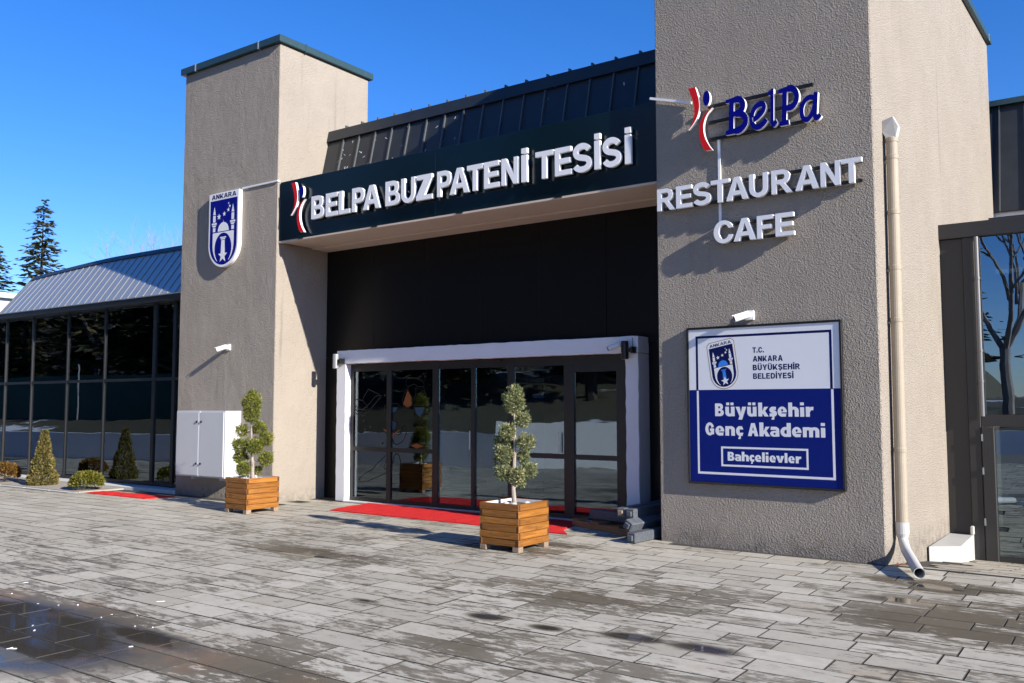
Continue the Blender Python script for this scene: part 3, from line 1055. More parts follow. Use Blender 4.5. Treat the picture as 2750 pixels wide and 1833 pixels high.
# ------------------------------------------------------------------ entrance block between the towers
eb = thing('entrance_block', 'dark recessed entrance block with sloping standing seam roof between towers', 'building', (-3.6, .3, 0))
for a, b in ((-7.225, -3.713), (-3.707, 0.06)):
    BX(a, b, .23, .27, 4.49, 5.52).build('fascia_panel', M['fascia'], eb, bevel=.003)
BX(-7.259, 0.06, .272, .9, 4.52, 5.46).build('beam', M['int_dark'], eb)
BX(-7.257, 0.07, .232, .30, 4.455, 4.488).build('soffit_board', M['soffit'], eb, bevel=.004)
BX(-7.257, 0.07, .302, .985, 4.475, 4.517).build('soffit_board', M['soffit'], eb, bevel=.004)
BX(-7.257, 0.07, .99, 1.40, 4.455, 4.50).build('soffit_board', M['soffit'], eb, bevel=.004)
for k in range(4):
    BX(-6.75 + k * 1.72, -6.63 + k * 1.72, .215, .26, 4.470, 4.489).build('bracket', M['black'], eb)
jn = [-7.258, -6.07, -4.9, -3.73, -2.6, -1.43, -.26, 0.12]
for a, b in zip(jn[:-1], jn[1:]):
    BX(a + .003, b - .003, 1.375, 1.40, 2.52, 4.47).build('wall_panel', M['blackpanel'], eb, bevel=.002)
BX(-7.255, -6.655, 1.375, 1.40, 0.0, 2.515).build('wall_panel', M['blackpanel'], eb, bevel=.002)
BX(-.76, .12, 1.375, 1.40, 0.0, 2.515).build('wall_panel', M['blackpanel'], eb, bevel=.002)
BX(-7.258, .12, 1.401, 1.47, 2.50, 4.47).build('back_wall', M['int_dark'], eb)

def seam_roof(parent, xs, prof, zl, mat, smat, seam_h=.03, seam_w=.022, stub=False, flash=None):
    """standing seam roof panels between xs; prof=(y0,z0),(y1,z1); zl(x) lowers the top"""
    (y0, z0), (y1, z1) = prof
    for i, (a, b) in enumerate(zip(xs[:-1], xs[1:])):
        m = MB()
        za, zb = z1 - zl(a), z1 - zl(b)
        th = .012
        m.add([(a + .002, y0, z0), (b - .002, y0, z0), (b - .002, y1, zb), (a + .002, y1, za), (a + .002, y0 + th, z0 - th), (b - .002, y0 + th, z0 - th), (b - .002, y1 + th, zb - th), (a + .002, y1 + th, za - th)],
              [(0, 1, 2, 3), (7, 6, 5, 4), (0, 4, 5, 1), (1, 5, 6, 2), (2, 6, 7, 3), (3, 7, 4, 0)])
        m.build('roof_panel', mat, parent)
    for a in xs[1:-1]:
        za = z1 - zl(a)
        d = Vector((0, y1 - y0, za - z0))
        n = Vector((0, -d.z, d.y)).normalized()
        c = Vector((a, (y0 + y1) / 2, (z0 + za) / 2)) + n * seam_h * .45
        m = MB()
        m.obox(c, (seam_w / 2, 0, 0), d * .5, n * seam_h * .55)
        if stub:
            m.obox(Vector((a, y1 + .01, za + .045)), (.012, 0, 0), (0, .035, .0), (0, 0, .03))
        m.build('seam', smat, parent)

rp = BX(-7.255, .05, 1.42, 7.0, 6.60, 6.675).build('roof', M['roofdark'], eb)
xs = [-7.255] + [-6.83 + .3985 * k for k in range(18)]
xs = [x for x in xs if x < -.05] + [.05]
seam_roof(rp, xs, ((.92, 4.62), (1.405, 6.69)), lambda x: 0, M['roofdark'], M['seamdark'], stub=True)
m = MB()
d = Vector((0, .485, 2.07)).normalized()
nrm = Vector((0, -d.z, d.y))
m.obox(Vector((-3.6, 1.405, 6.69)) - d * .09 + nrm * .035, (3.655, 0, 0), d * .105, nrm * .012)
m.build('ridge_flashing', M['roofdark'], rp)
BX(-7.255, .05, 1.44, 1.5, 4.5, 6.60).build('upstand', M['int_dark'], rp)
m = MB()
for k in range(46):
    x = random.choice((random.uniform(-7.2, -5.2), random.uniform(-7.2, -.2)))
    t = random.uniform(.35, .92)
    yy, zz = .92 + .485 * t, 4.62 + 2.07 * t
    c = Vector((x, yy, zz)) + nrm * .003
    l = random.uniform(.006, .035)
    ang = random.uniform(-1.2, 1.2)
    ax = Vector((1, 0, 0)) * math.sin(ang) + d * math.cos(ang)
    bx = Vector((1, 0, 0)) * math.cos(ang) - d * math.sin(ang)
    m.obox(c, ax * l, bx * random.uniform(.002, .007), nrm * .001)
m.build('paint_flake', M['paper'], rp)['kind'] = 'stuff'

# ------------------------------------------------------------------ entrance portal with glazed doors
ep = thing('entrance_portal', 'white framed glazed entrance portal in the dark recess', 'doorway', (-3.7, 1.2, 0))
def rough_bar(x0, x1, y0, y1, z0, z1, axis, n, amp, name):
    m = MB()
    ring = []
    for i in range(n + 1):
        t = i / n
        j = [random.uniform(-amp, amp) for _ in range(4)]
        if axis == 'x':
            x = x0 + (x1 - x0) * t
            ring.append([(x, y0, z0 + j[0]), (x, y1, z0 + j[1]), (x, y1, z1 + j[2] * .4), (x, y0, z1 + j[3] * .6)])
        else:
            z = z0 + (z1 - z0) * t
            ring.append([(x0 + j[0], y0, z), (x1 + j[1], y0, z), (x1 + j[2] * .5, y1, z), (x0 + j[3] * .5, y1, z)])
    vs = [p for r in ring for p in r]
    fs = [(0, 1, 2, 3), tuple(4 * n + q for q in (3, 2, 1, 0))]
    for i in range(n):
        for q in range(4):
            fs.append((4 * i + q, 4 * (i + 1) + q, 4 * (i + 1) + (q + 1) % 4, 4 * i + (q + 1) % 4))
    m.add(vs, fs)
    return m.build(name, M['whitewall'], ep, recalc=True, bevel=.006)
rough_bar(-6.645, -.768, 1.06, 1.47, 2.372, 2.602, 'x', 60, .007, 'lintel')
rough_bar(-6.645, -6.425, 1.062, 1.47, 0, 2.366, 'z', 24, .005, 'jamb')
rough_bar(-.968, -.770, 1.062, 1.47, 0, 2.366, 'z', 24, .005, 'jamb')
FY0, FY1 = 1.185, 1.245
vx = [(-6.42, -6.35), (-5.57, -5.47), (-4.56, -4.44), (-3.765, -3.69), (-3.06, -2.94), (-2.05, -1.875), (-1.18, -.972)]
for a, b in vx:
    BX(a, b, FY0, FY1, 0.002, 2.362).build('mullion', M['frame'], ep, bevel=.003)
for i in range(6):
    a, b = vx[i][1] + .001, vx[i + 1][0] - .001
    tz = 2.235 if i < 5 else 2.13
    BX(a, b, FY0 + .004, FY1 - .004, tz, 2.36).build('top_rail', M['frame'], ep)
    BX(a, b, FY0 + .004, FY1 - .004, .003, .075).build('bottom_rail', M['frame'], ep)
    if i in (0, 1, 4, 5):
        BX(a, b, FY0 + .004, FY1 - .004, .865, .935).build('mid_rail', M['frame'], ep)
        BX(a, b, 1.212, 1.220, .077, .863).build('pane', M['glass'], ep)
        BX(a, b, 1.212, 1.220, .937, tz - .002).build('pane', M['glass'], ep)
    else:
        BX(a, b, 1.212, 1.220, .077, tz - .002).build('pane', M['glass'], ep)
BX(-3.35, -3.18, 1.13, 1.184, 2.325, 2.358).build('door_sensor', M['black'], ep, bevel=.01)
for sx in (-3.79, -2.13):
    BX(sx, sx + .02, 1.165, 1.185, .95, 1.25).build('handle', M['silver'], ep, bevel=.004)
BX(-6.42, -.975, 1.02, 1.18, -.005, .012).build('threshold', M['kerb'], ep)

# line drawings painted on the two left panes
def EZ(px, py):
    return (-6.46 + (px - 213) * .00346, 1.64 - (py - 580) * .00255)
def ribbon(mb, pts, w, mi=0, y=1.2095):
    P = [EZ(*p) for p in pts]
    for i in range(len(P) - 1):
        (xa, za), (xb, zb) = P[i], P[i + 1]
        dx, dz = xb - xa, zb - za
        l = math.hypot(dx, dz) or 1
        nx, nz = -dz / l * w / 2, dx / l * w / 2
        ex, ez = dx / l * w * .3, dz / l * w * .3
        mb.add([(xa - nx - ex, y, za - nz - ez), (xb - nx + ex, y, zb - nz + ez), (xb + nx + ex, y, zb + nz + ez), (xa + nx - ex, y, za + nz - ez)], [(0, 1, 2, 3)], mi)
def sm_(pts, n=5):
    out = []
    for i in range(len(pts) - 1):
        p0, p1, p2, p3 = pts[max(i - 1, 0)], pts[i], pts[i + 1], pts[min(i + 2, len(pts) - 1)]
        for k in range(n):
            t = k / n
            out.append(tuple(.5 * (2 * p1[q] + (p2[q] - p0[q]) * t + (2 * p0[q] - 5 * p1[q] + 4 * p2[q] - p3[q]) * t * t + (-p0[q] + 3 * p1[q] - 3 * p2[q] + p3[q]) * t ** 3) for q in (0, 1)))
    return out + [pts[-1]]
bk = MB()
for pl in ([(340, 468), (425, 510), (420, 530), (370, 590), (345, 610), (310, 600), (355, 560), (385, 520), (425, 510)], [(340, 468), (310, 520), (305, 545), (330, 580), (345, 605)], [(213, 580), (240, 540), (300, 545), (330, 580)],
           [(213, 580), (285, 650), (360, 610)], [(222, 565), (290, 635), (350, 600)], [(228, 550), (280, 605), (330, 590)], [(355, 600), (400, 545), (422, 515)], [(345, 612), (395, 560), (424, 530)], [(213, 580), (225, 545)], [(285, 650), (300, 615), (345, 605)]):
    ribbon(bk, sm_(pl), .013)
bk.build('book_drawing', M['ink'], ep)['kind'] = 'stuff'
dr = MB()
fr = MB()
for pl in ([(590, 430), (600, 405), (650, 402), (690, 420), (705, 450), (670, 455), (640, 440), (600, 455), (590, 430)], [(610, 455), (580, 500), (567, 550), (590, 590), (625, 580), (632, 540), (605, 480), (605, 460)], [(655, 460), (650, 520), (630, 560)], [(700, 455), (715, 500), (740, 560), (775, 600)],
           [(640, 580), (650, 630), (680, 665), (705, 630), (715, 580), (640, 580)], [(712, 590), (735, 600), (725, 630), (703, 640)], [(615, 680), (660, 690), (720, 680), (680, 672), (615, 680)], [(650, 715), (640, 780), (620, 835), (660, 860), (710, 835), (715, 780), (705, 715), (650, 715)], [(620, 835), (660, 820), (710, 835)],
           [(450, 580), (460, 630), (490, 640), (530, 620), (545, 575), (500, 565), (450, 580)], [(540, 580), (560, 585), (545, 615)], [(430, 690), (440, 740), (480, 770), (520, 740), (535, 680), (480, 665), (430, 690)], [(500, 780), (520, 830), (560, 820), (590, 770), (590, 720), (570, 715), (560, 760), (530, 770)],
           [(570, 990), (545, 900), (520, 905), (510, 950), (480, 985), (450, 990), (470, 920), (455, 910)], [(455, 915), (400, 970), (370, 1005), (330, 1030), (285, 1070), (290, 1088), (350, 1080), (420, 1045), (470, 1020)]):
    dr = MB()
    ribbon(dr, sm_(pl), .014)
    dr.build('drawn_outline', M['ink'], ep)
MB().quad(*[(EZ(*p)[0], 1.2100, EZ(*p)[1]) for p in ((572, 570), (600, 480), (625, 520), (628, 575), (600, 590))][::-1]).build('orange_paint', M['inko'], ep, recalc=True)
MB().quad(*[(EZ(*p)[0], 1.2100, EZ(*p)[1]) for p in ((500, 775), (535, 745), (560, 735), (530, 760), (505, 785))][::-1]).build('orange_paint', M['inko'], ep, recalc=True)
MB().quad(*[(EZ(*p)[0], 1.2100, EZ(*p)[1]) for p in ((445, 730), (470, 745), (480, 765), (450, 745))][::-1]).build('orange_paint', M['inko'], ep, recalc=True)
MB().quad(*[(EZ(*p)[0], 1.2100, EZ(*p)[1]) for p in ((622, 838), (660, 824), (706, 838), (660, 855))][::-1]).build('orange_paint', M['inko'], ep, recalc=True)
MB().quad(*[(EZ(*p)[0], 1.2100, EZ(*p)[1]) for p in ((645, 590), (655, 630), (680, 655), (700, 625), (708, 590))][::-1]).build('blue_paint', M['inkb'], ep, recalc=True)
MB().quad(*[(EZ(*p)[0], 1.2100, EZ(*p)[1]) for p in ((500, 680), (530, 690), (522, 730), (505, 740))][::-1]).build('blue_paint', M['inkb'], ep, recalc=True)
MB().quad(*[(EZ(*p)[0], 1.2100, EZ(*p)[1]) for p in ((505, 590), (538, 590), (525, 618), (505, 625))][::-1]).build('blue_paint', M['inkb'], ep, recalc=True)
for px, py in ((310, 388), (438, 402), (452, 510), (310, 682), (355, 722), (323, 740), (440, 830), (712, 392), (272, 888)):
    x, z = EZ(px, py)
    MB().add([(x + .018 * math.cos(a * PI / 4), 1.2095, z + .022 * math.sin(a * PI / 4)) for a in range(8)], [tuple(range(8))]).build('painted_dot', M['ink'], ep)

# room behind the doors
m = MB()
m.box(-7.2, -.3, 6.4, 6.5, 0, 3.2, 0)
m.box(-7.25, -7.2, 1.5, 6.4, 0, 3.2, 0)
m.box(-.3, -.25, 1.5, 6.4, 0, 3.2, 0)
m.box(-7.2, -.3, 1.5, 6.4, 2.9, 3.0, 1)
m.box(-7.2, -.3, 1.27, 6.4, -.03, .0, 2)
m.box(-4.5, -3.9, 3.0, 3.5, 0, 2.9, 3)
m.box(-6.9, -6.0, 4.0, 4.6, 0, 1.1, 3)
struct(m.build('lobby', [M['int_wall'], M['int_dark'], M['int_floor'], M['int_wall']]))

# ------------------------------------------------------------------ left glass wing
lw = thing('glass_wing', 'long left wing with dark glass and sky-paled metal roof', 'building', (-13.8, .55, 0))
GY = .52
mxs = [-18.6, -17.37, -16.12, -14.58, -13.09, -11.29, -10.62, -10.02]
for i, (a, b) in enumerate(zip(mxs[:-1], mxs[1:])):
    for z0, z1 in ((.13, 2.145), (2.205, 3.70)):
        BX(a + .022, b - .022, GY + .02, GY + .03, z0, z1).build('pane', M['glassw'], lw)
    BX(a + .023, b - .023, GY - .005, GY + .055, 2.146, 2.204).build('transom', M['frame'], lw)
    BX(a + .023, b - .023, GY - .005, GY + .055, .06, .129).build('transom', M['frame'], lw)
for i, x in enumerate(mxs):
    wd = .022 if i not in (5, 6) else .045
    BX(x - wd, x + wd, GY - .012, GY + .06, .02, 3.70).build('mullion', M['frameg'] if i in (1, 2) else M['frame'], lw, bevel=.004)
BX(-18.7, -10.01, .30, .62, 3.70, 3.815).build('eave_beam', M['frame'], lw, bevel=.006)
BX(-18.7, -10.01, .18, .60, -.03, .055).build('base_kerb', M['kerb'], lw, bevel=.012)
lr = BX(-17.25, -10.01, 1.125, 6.0, 4.60, 4.66).build('roof', M['roofdark'], lw)
lxs = [-17.28 + .2693 * k for k in range(28)]
drop = lambda x: .02 + .16 * max(0, (-13.6 - x) / 3.68) ** 1.4
seam_roof(lr, lxs, ((.27, 3.822), (1.045, 4.95)), drop, M['roofskylit'], M['seamlight'], seam_h=.010, seam_w=.018)
for a, b in zip(lxs[:-1], lxs[1:]):
    za, zb = 4.95 - drop(a), 4.95 - drop(b)
    m = MB()
    q = .035
    m.add([(a + .003, .96, za - .075), (b - .003, .96, zb - .075), (b - .003, 1.06, zb + q), (a + .003, 1.06, za + q), (a + .003, 1.12, za - .1), (b - .003, 1.12, zb - .1)],
          [(0, 1, 2, 3), (3, 2, 5, 4), (0, 3, 4), (1, 5, 2), (0, 4, 5, 1)])
    m.build('ridge_flashing', M['roofdark'], lr)
m = MB()
m.add([(-17.31, .26, 3.80), (-17.31, 1.06, 4.80), (-17.31, 1.06, 4.70), (-17.31, .40, 3.80), (-17.25, .26, 3.835), (-17.25, 1.06, 4.835), (-17.25, 1.06, 4.70), (-17.25, .40, 3.80)], [(0, 1, 2, 3), (7, 6, 5, 4), (0, 4, 5, 1), (1, 5, 6, 2), (2, 6, 7, 3), (3, 7, 4, 0)])
m.build('verge_trim', M['roofdark'], lr)
m = MB()
m.box(-18.7, -10.05, 4.6, 4.7, 0, 3.7, 0)
m.box(-10.04, -10.005, .7, 4.6, 0, 3.7, 0)
m.box(-18.75, -18.7, .7, 4.6, 0, 3.7, 0)
m.box(-18.7, -10.05, .7, 4.6, -.02, .01, 1)
m.box(-18.7, -10.05, .66, 4.6, 3.6, 3.69, 0)
struct(m.build('wing_room', [M['int_dark'], M['int_floor']]))

def curtain(x0, x1, y, z0, z1, label):
    m = MB()
    n = 22
    vs = []
    for i in range(n + 1):
        t = i / n
        yy = y + .035 * math.sin(i * 1.9) + random.uniform(-.006, .006)
        vs += [(x0 + (x1 - x0) * t, yy, z0), (x0 + (x1 - x0) * t, yy, z1), (x0 + (x1 - x0) * t, yy + .004, z0), (x0 + (x1 - x0) * t, yy + .004, z1)]
    fs = []
    for i in range(n):
        a = 4 * i
        fs += [(a, a + 4, a + 5, a + 1), (a + 3, a + 7, a + 6, a + 2)]
    m.add(vs, fs)
    tag(m.build('curtain', M['curtain'], None, smooth=True), label, 'curtain', 'curtains hanging inside the left wing')
curtain(-17.95, -17.65, .66, .05, 3.55, 'pale curtain at the far left end of the left glass wing')
curtain(-15.95, -15.75, .66, .05, 3.55, 'pale curtain behind the third pane of the left wing')
curtain(-13.9, -13.55, .66, .05, 3.55, 'pale curtain behind the fourth pane of the left wing')
curtain(-12.5, -12.2, .66, .05, 3.55, 'pale curtain left of centre in the widest pane, left wing')
curtain(-11.9, -11.75, .66, .05, 3.55, 'narrow pale curtain nearest the glass door of left wing')
tag(BX(-13.62, -13.25, .60, .603, 1.35, 1.68).build('paper_notice', M['paper']), 'white paper notice behind the left wing glass', 'notice')
pd = thing('pendant_lamp', 'orange faceted pendant lamp inside the left wing glass door', 'lamp', (-10.72, .85, 1.62))
m = MB()
m.tube([(-10.72, .85, 1.62), (-10.72, .85, 1.68), (-10.72, .85, 1.86), (-10.72, .85, 1.98)], [.12, .14, .07, .02], 7)
m.build('shade', M['orange'], pd)
BX(-10.725, -10.715, .845, .855, 1.98, 3.6).build('cord', M['black'], pd)

# pale neighbouring building seen past the end of the left wing
nb = thing('pale_building', 'pale blue-white low building past the left wing end', 'building', (-29, 9, 0))
BX(-40, -24.5, 3.2, 14, 0, 5.05).build('wall', M['pale'], nb)
BX(-40.2, -24.3, 3.0, 14.2, 5.055, 5.22).build('roof', M['pale'], nb)

# ------------------------------------------------------------------ right glass wing
rw = thing('glass_wing', 'right glazed wing with grey-brown frames beside the tall tower', 'building', (5.5, 3.1, -.36))
WY = 3.1
BX(2.70, 9.0, WY - .06, WY + .16, 3.86, 4.06).build('fascia_beam', M['frameg'], rw, bevel=.006)
BX(3.30, 9.0, WY + .2, WY + .3, 4.065, 4.13).build('gutter', M['frameg'], rw)
BX(2.715, 3.00, WY, WY + .08, -.36, 3.858).build('side_panel', M['frameg'], rw, bevel=.004)
BX(3.003, 3.145, WY - .035, WY + .08, -.37, 3.858).build('post', M['frameg'], rw, bevel=.006)
m = MB()
m.tube([(3.175, WY - .075, 3.85), (3.175, WY - .075, 1.50)], .028, 10)
for z in (3.3, 2.35, 1.95):
    m.tube([(3.175, WY - .075, z - .015), (3.175, WY - .075, z + .015)], .034, 10)
m.build('drain_rod', M['rod'], rw)
rxs = [3.148, 4.55, 6.0, 7.5, 9.0]
for i, (a, b) in enumerate(zip(rxs[:-1], rxs[1:])):
    BX(a + .03, b - .03, WY + .01, WY + .02, 1.525, 3.855).build('pane', M['glassr'], rw)
    BX(a + .001, b - .031, WY - .03, WY + .06, 1.365, 1.52).build('transom', M['frameg'], rw, bevel=.004)
    if i:
        BX(a - .03, a + .03, WY - .03, WY + .06, -.37, 3.855).build('mullion', M['frameg'], rw, bevel=.004)
    BX(a + (.152 if i == 0 else .03), b - .03, WY + .01, WY + .02, -.28, 1.362).build('pane', M['glassr'], rw)
    BX(a + (.152 if i == 0 else .031), b - .031, WY - .02, WY + .05, -.37, -.282).build('bottom_rail', M['frameg'], rw)
BX(3.15, 3.298, WY - .05, WY + .06, -.37, 1.362).build('door_stile', M['frameg'], rw, bevel=.01)
for z in (1.18, .75, .1):
    BX(3.148, 3.166, WY - .066, WY - .045, z, z + .09).build('hinge', M['silver'], rw)
BX(2.75, 9.0, WY + .1, 7.5, 4.0, 4.05).build('flat_roof', M['frameg'], rw)
BX(2.62, 12.0, 7.62, 7.9, -.4, 5.03).build('rear_wall', M['whitewall'], rw)
rr = BX(2.6, 11.8, 8.15, 12.0, 6.95, 7.055).build('rear_roof', M['roofdark'], rw)
seam_roof(rr, [2.6 + .4 * k for k in range(24)], ((7.56, 5.02), (8.10, 7.05)), lambda x: 0, M['roofdark'], M['seamdark'])
BX(2.6, 11.8, 8.02, 8.2, 7.06, 7.16).build('ridge_flashing', M['teal'], rr)
m = MB()
m.box(2.8, 9, 7.3, 7.4, -.4, 3.9, 0)
m.box(2.8, 9, 3.25, 7.3, -.43, -.40, 1)
struct(m.build('wing_room', [M['int_dark'], M['int_floor']]))
wl = thing('plinth_ledge', 'white painted low ledge beside the right glass wing', 'ledge', (2.85, 2.4, -.3))
m = MB()
m.add([(2.70, 1.78, -.50), (3.02, 2.02, -.50), (3.02, 3.06, -.50), (2.73, 3.06, -.50), (2.70, 1.78, -.045), (3.02, 2.02, -.045), (3.02, 3.06, -.03), (2.73, 3.06, -.03)],
      [(0, 3, 2, 1), (4, 5, 6, 7), (0, 1, 5, 4), (1, 2, 6, 5), (2, 3, 7, 6), (3, 0, 4, 7)])
m.build('block', M['pvcw'], wl, bevel=.008)
BX(2.985, 3.03, 2.99, 3.06, -.03, .085).build('upstand', M['pvcw'], wl, bevel=.012)

# ------------------------------------------------------------------ long sign on the fascia
def logo(parent, P, y0, y1, face, local=True):
    """leaping figure: two red sweeps and a blue dot; P maps unit coords to x,z"""
    red = [face['red'], M['white']]
    blu = [face['blue'], M['white']]
    a = bez((0.0, 1.0), (.20, .78), (.30, .62), (.22, .42), 16)
    up = [(-.01, 1.0), (.27, 1.0)] + bez((.27, 1.0), (.50, .72), (.52, .55), (-.02, .36), 18)[1:] + bez((-.02, .355), (.34, .55), (.28, .72), (-.01, 1.0), 18)[1:-1]
    lo = [(.92, .63)] + bez((.92, .63), (.30, .54), (.28, .22), (.62, .0), 18)[1:] + [(.90, -.01)] + bez((.90, -.01), (.40, .26), (.50, .50), (.92, .63), 18)[1:-1]
    # dark red sweeps as closed outlines
    for nm, lp, mt in (('logo_sweep', up, red), ('logo_sweep', lo, red), ('logo_dot', ell(.70, .79, .135, .115, 28), blu)):
        ar = sum(lp[i][0] * lp[(i + 1) % len(lp)][1] - lp[(i + 1) % len(lp)][0] * lp[i][1] for i in range(len(lp)))
        if ar < 0:
            lp = lp[::-1]
        mb = MB()
        plate(mb, [lp], P, y0, y1, 0, 1)
        mb.build(nm, mt, parent, local=local, recalc=True)

SX = dict(red=M['red'], blue=M['blue'])
fs = thing('entrance_sign', 'long row of raised white letters with red figure on dark fascia', 'sign', (-3.4, .23, 4.56))
WW = [M['white'], M['white']]
for ch, a, b in [('B', -6.338, -6.037), ('E', -5.992, -5.719), ('L', -5.691, -5.433), ('P', -5.386, -5.115), ('A', -5.142, -4.771), ('B', -4.656, -4.357), ('U', -4.328, -4.048), ('Z', -4.02, -3.702), ('P', -3.607, -3.343), ('A', -3.367, -3.002), ('T', -3.041, -2.755), ('E', -2.73, -2.461), ('N', -2.422, -2.137), ('I', -2.081, -1.984), ('T', -1.845, -1.555), ('E', -1.527, -1.265), ('S', -1.238, -0.956), ('I', -0.911, -0.825), ('S', -0.786, -0.516), ('I', -0.46, -0.373)]:
    letter(fs, ch, a, b, 4.747, .384, .140, .188, M['white'], .215, .185, local=False)
logo(fs, lambda p: (-6.84 + p[0] * .37, 4.565 + p[1] * .872), .140, .188, SX, local=False)
m = MB()
for x in np.arange(-6.7, -.4, .31):
    m.tube([(x, .187, 4.93), (x, .232, 4.93)], .008, 6)
m.build('stand_off', M['silver'], fs)

# ------------------------------------------------------------------ signs on the right tower (tower frame)
def rthing(name, label, cat, cx=-1.3, cz=4.0):
    c = Vector((cx, 0, cz))
    o = thing(name, label, cat, tuple(RO + Matrix.Rotation(RA, 3, 'Z') @ c), RA)
    OFF[o.name] = tuple(c)
    return o
def rails(parent, spans, z0s, y0, y1):
    for (a, b), z in zip(spans, z0s):
        BX(a, b, y0, y1, z - .018, z + .018).build('rail', M['black'], parent, local=True)
Y0, Y1 = -.105, -.055
bs = rthing('logo_sign', 'red leaping figure and dark blue script letters on right tower', 'sign', -1.3, 4.68)
logo(bs, lambda p: (-2.105 + p[0] * .335, 4.688 + p[1] * .805), Y0, Y1, SX)
rails(bs, [(-1.88, -.62)] * 3, (5.235, 5.040, 4.832), -.045, -.012)
BB = [M['blue'], M['white']]
def scr(ch):
    A = lambda p: ('+', p)
    N = lambda p: ('-', p)
    s = .15
    if ch == 'B':
        return [A([(0, .92), (.02, 1.0), (.50, 1.04), (.50, .90), (.34, .88)]), A(stroke([(.24, .96), (.20, .04)], .17)), A([(.0, .0), (.0, .10), (.12, .12), (.42, .13), (.42, .0)]),
                A(stroke(arc(.42, .76, .25, .20, 100, -95, 20), .17)), A(stroke(arc(.40, .31, .36, .245, 92, -95, 22), .18)), A(rect(.22, .49, .44, .62)), A([(.22, .90), (.22, 1.02), (.44, 1.045), (.44, .90)]), A(rect(.10, 0.0, .42, .13))]
    if ch == 'e':
        return [A(stroke(bez((.12, .30), (.35, .34), (.62, .50), (.58, .64)) + bez((.58, .64), (.54, .80), (.12, .72), (.10, .36))[1:] + bez((.10, .36), (.08, .02), (.42, -.02), (.66, .24))[1:], .145))]
    if ch == 'l':
        return [A([(.02, .90), (.04, 1.0), (.26, 1.05), (.32, 1.05), (.30, .92), (.14, .90)]), A(stroke([(.25, 1.05), (.21, .16)], .165)), A(stroke(bez((.21, .20), (.18, .02), (.32, .0), (.46, .12)), .15))]
    if ch == 'P':
        return [A([(0, .90), (.02, 1.0), (.50, 1.05), (.50, .92), (.34, .90)]), A(stroke([(.26, .98), (.20, .04)], .17)), A([(.03, .0), (.04, .10), (.14, .12), (.38, .12), (.40, .0)]), A(stroke(arc(.42, .715, .30, .265, 98, -100, 22), .17)), A([(.24, .38), (.24, .52), (.40, .53), (.40, .375)])]
    if ch == 'a':
        return [A(stroke(bez((.62, .62), (.40, .80), (.10, .62), (.10, .32)) + bez((.10, .32), (.10, .06), (.30, .0), (.44, .14))[1:] + bez((.44, .14), (.56, .28), (.62, .45), (.62, .62))[1:], .14)), A(stroke([(.66, .80), (.60, .14)], .15)), A(stroke(bez((.60, .20), (.60, .02), (.70, .02), (.80, .14)), .14))]
def scr_letter(ch, x0, x1, z0, z1):
    lo = contour(scr(ch), .012, .008)
    a, b = min(p[0] for l in lo for p in l), max(p[0] for l in lo for p in l)
    c, d = min(p[1] for l in lo for p in l), max(p[1] for l in lo for p in l)
    mb = MB()
    plate(mb, lo, lambda p: (x0 + (p[0] - a) / (b - a) * (x1 - x0), z0 + (p[1] - c) / (d - c) * (z1 - z0)), Y0, Y1, 0, 1)
    mb.build('letter', BB, bs, local=True, recalc=True)
scr_letter('B', -1.632, -1.352, 4.815, 5.268)
scr_letter('e', -1.335, -1.118, 4.815, 5.148)
scr_letter('l', -1.112, -1.005, 4.812, 5.262)
scr_letter('P', -.992, -.752, 4.808, 5.262)
scr_letter('a', -.752, -.508, 4.790, 5.118)

rs = rthing('word_sign', 'upper row of raised white capitals on the right tower', 'sign', -1.3, 4.03)
for ch, a, b in [('R', -2.548, -2.31), ('E', -2.29, -2.081), ('S', -2.062, -1.837), ('T', -1.836, -1.604), ('A', -1.644, -1.372), ('U', -1.359, -1.137), ('R', -1.095, -0.858), ('A', -0.822, -0.56), ('N', -0.54, -0.328), ('T', -0.316, -0.101)]:
    letter(rs, ch, a, b, 4.036, .272, Y0, Y1, M['white'], .215, .18)
rails(rs, [(-2.53, -.12)] * 2, (4.275, 4.065), -.045, -.012)
cs = rthing('word_sign', 'short lower row of four raised white capitals, right tower', 'sign', -1.3, 3.54)
for ch, a, b in [('C', -1.808, -1.568), ('A', -1.56, -1.291), ('F', -1.276, -1.087), ('E', -1.059, -0.847)]:
    letter(cs, ch, a, b, 3.548, .262, Y0, Y1, M['white'], .215, .18)
rails(cs, [(-1.74, -.87)] * 2, (3.775, 3.575), -.045, -.012)
c1 = rthing('cable_conduit', 'white conduit running down between the wall signs, right tower', 'conduit', -1.76, 3.8)
BX(-1.775, -1.745, -.022, -.001, 3.80, 4.84).build('cover', M['white'], c1, local=True)
c2 = rthing('cable_conduit', 'white conduit from the red figure to the tower edge', 'conduit', -2.4, 5.4)
m = MB()
m.obox((-2.385, -.025, 5.425), (.285, 0, -.088), (0, .012, 0), (.004, 0, .014))
m.build('cover', M['white'], c2, local=True)

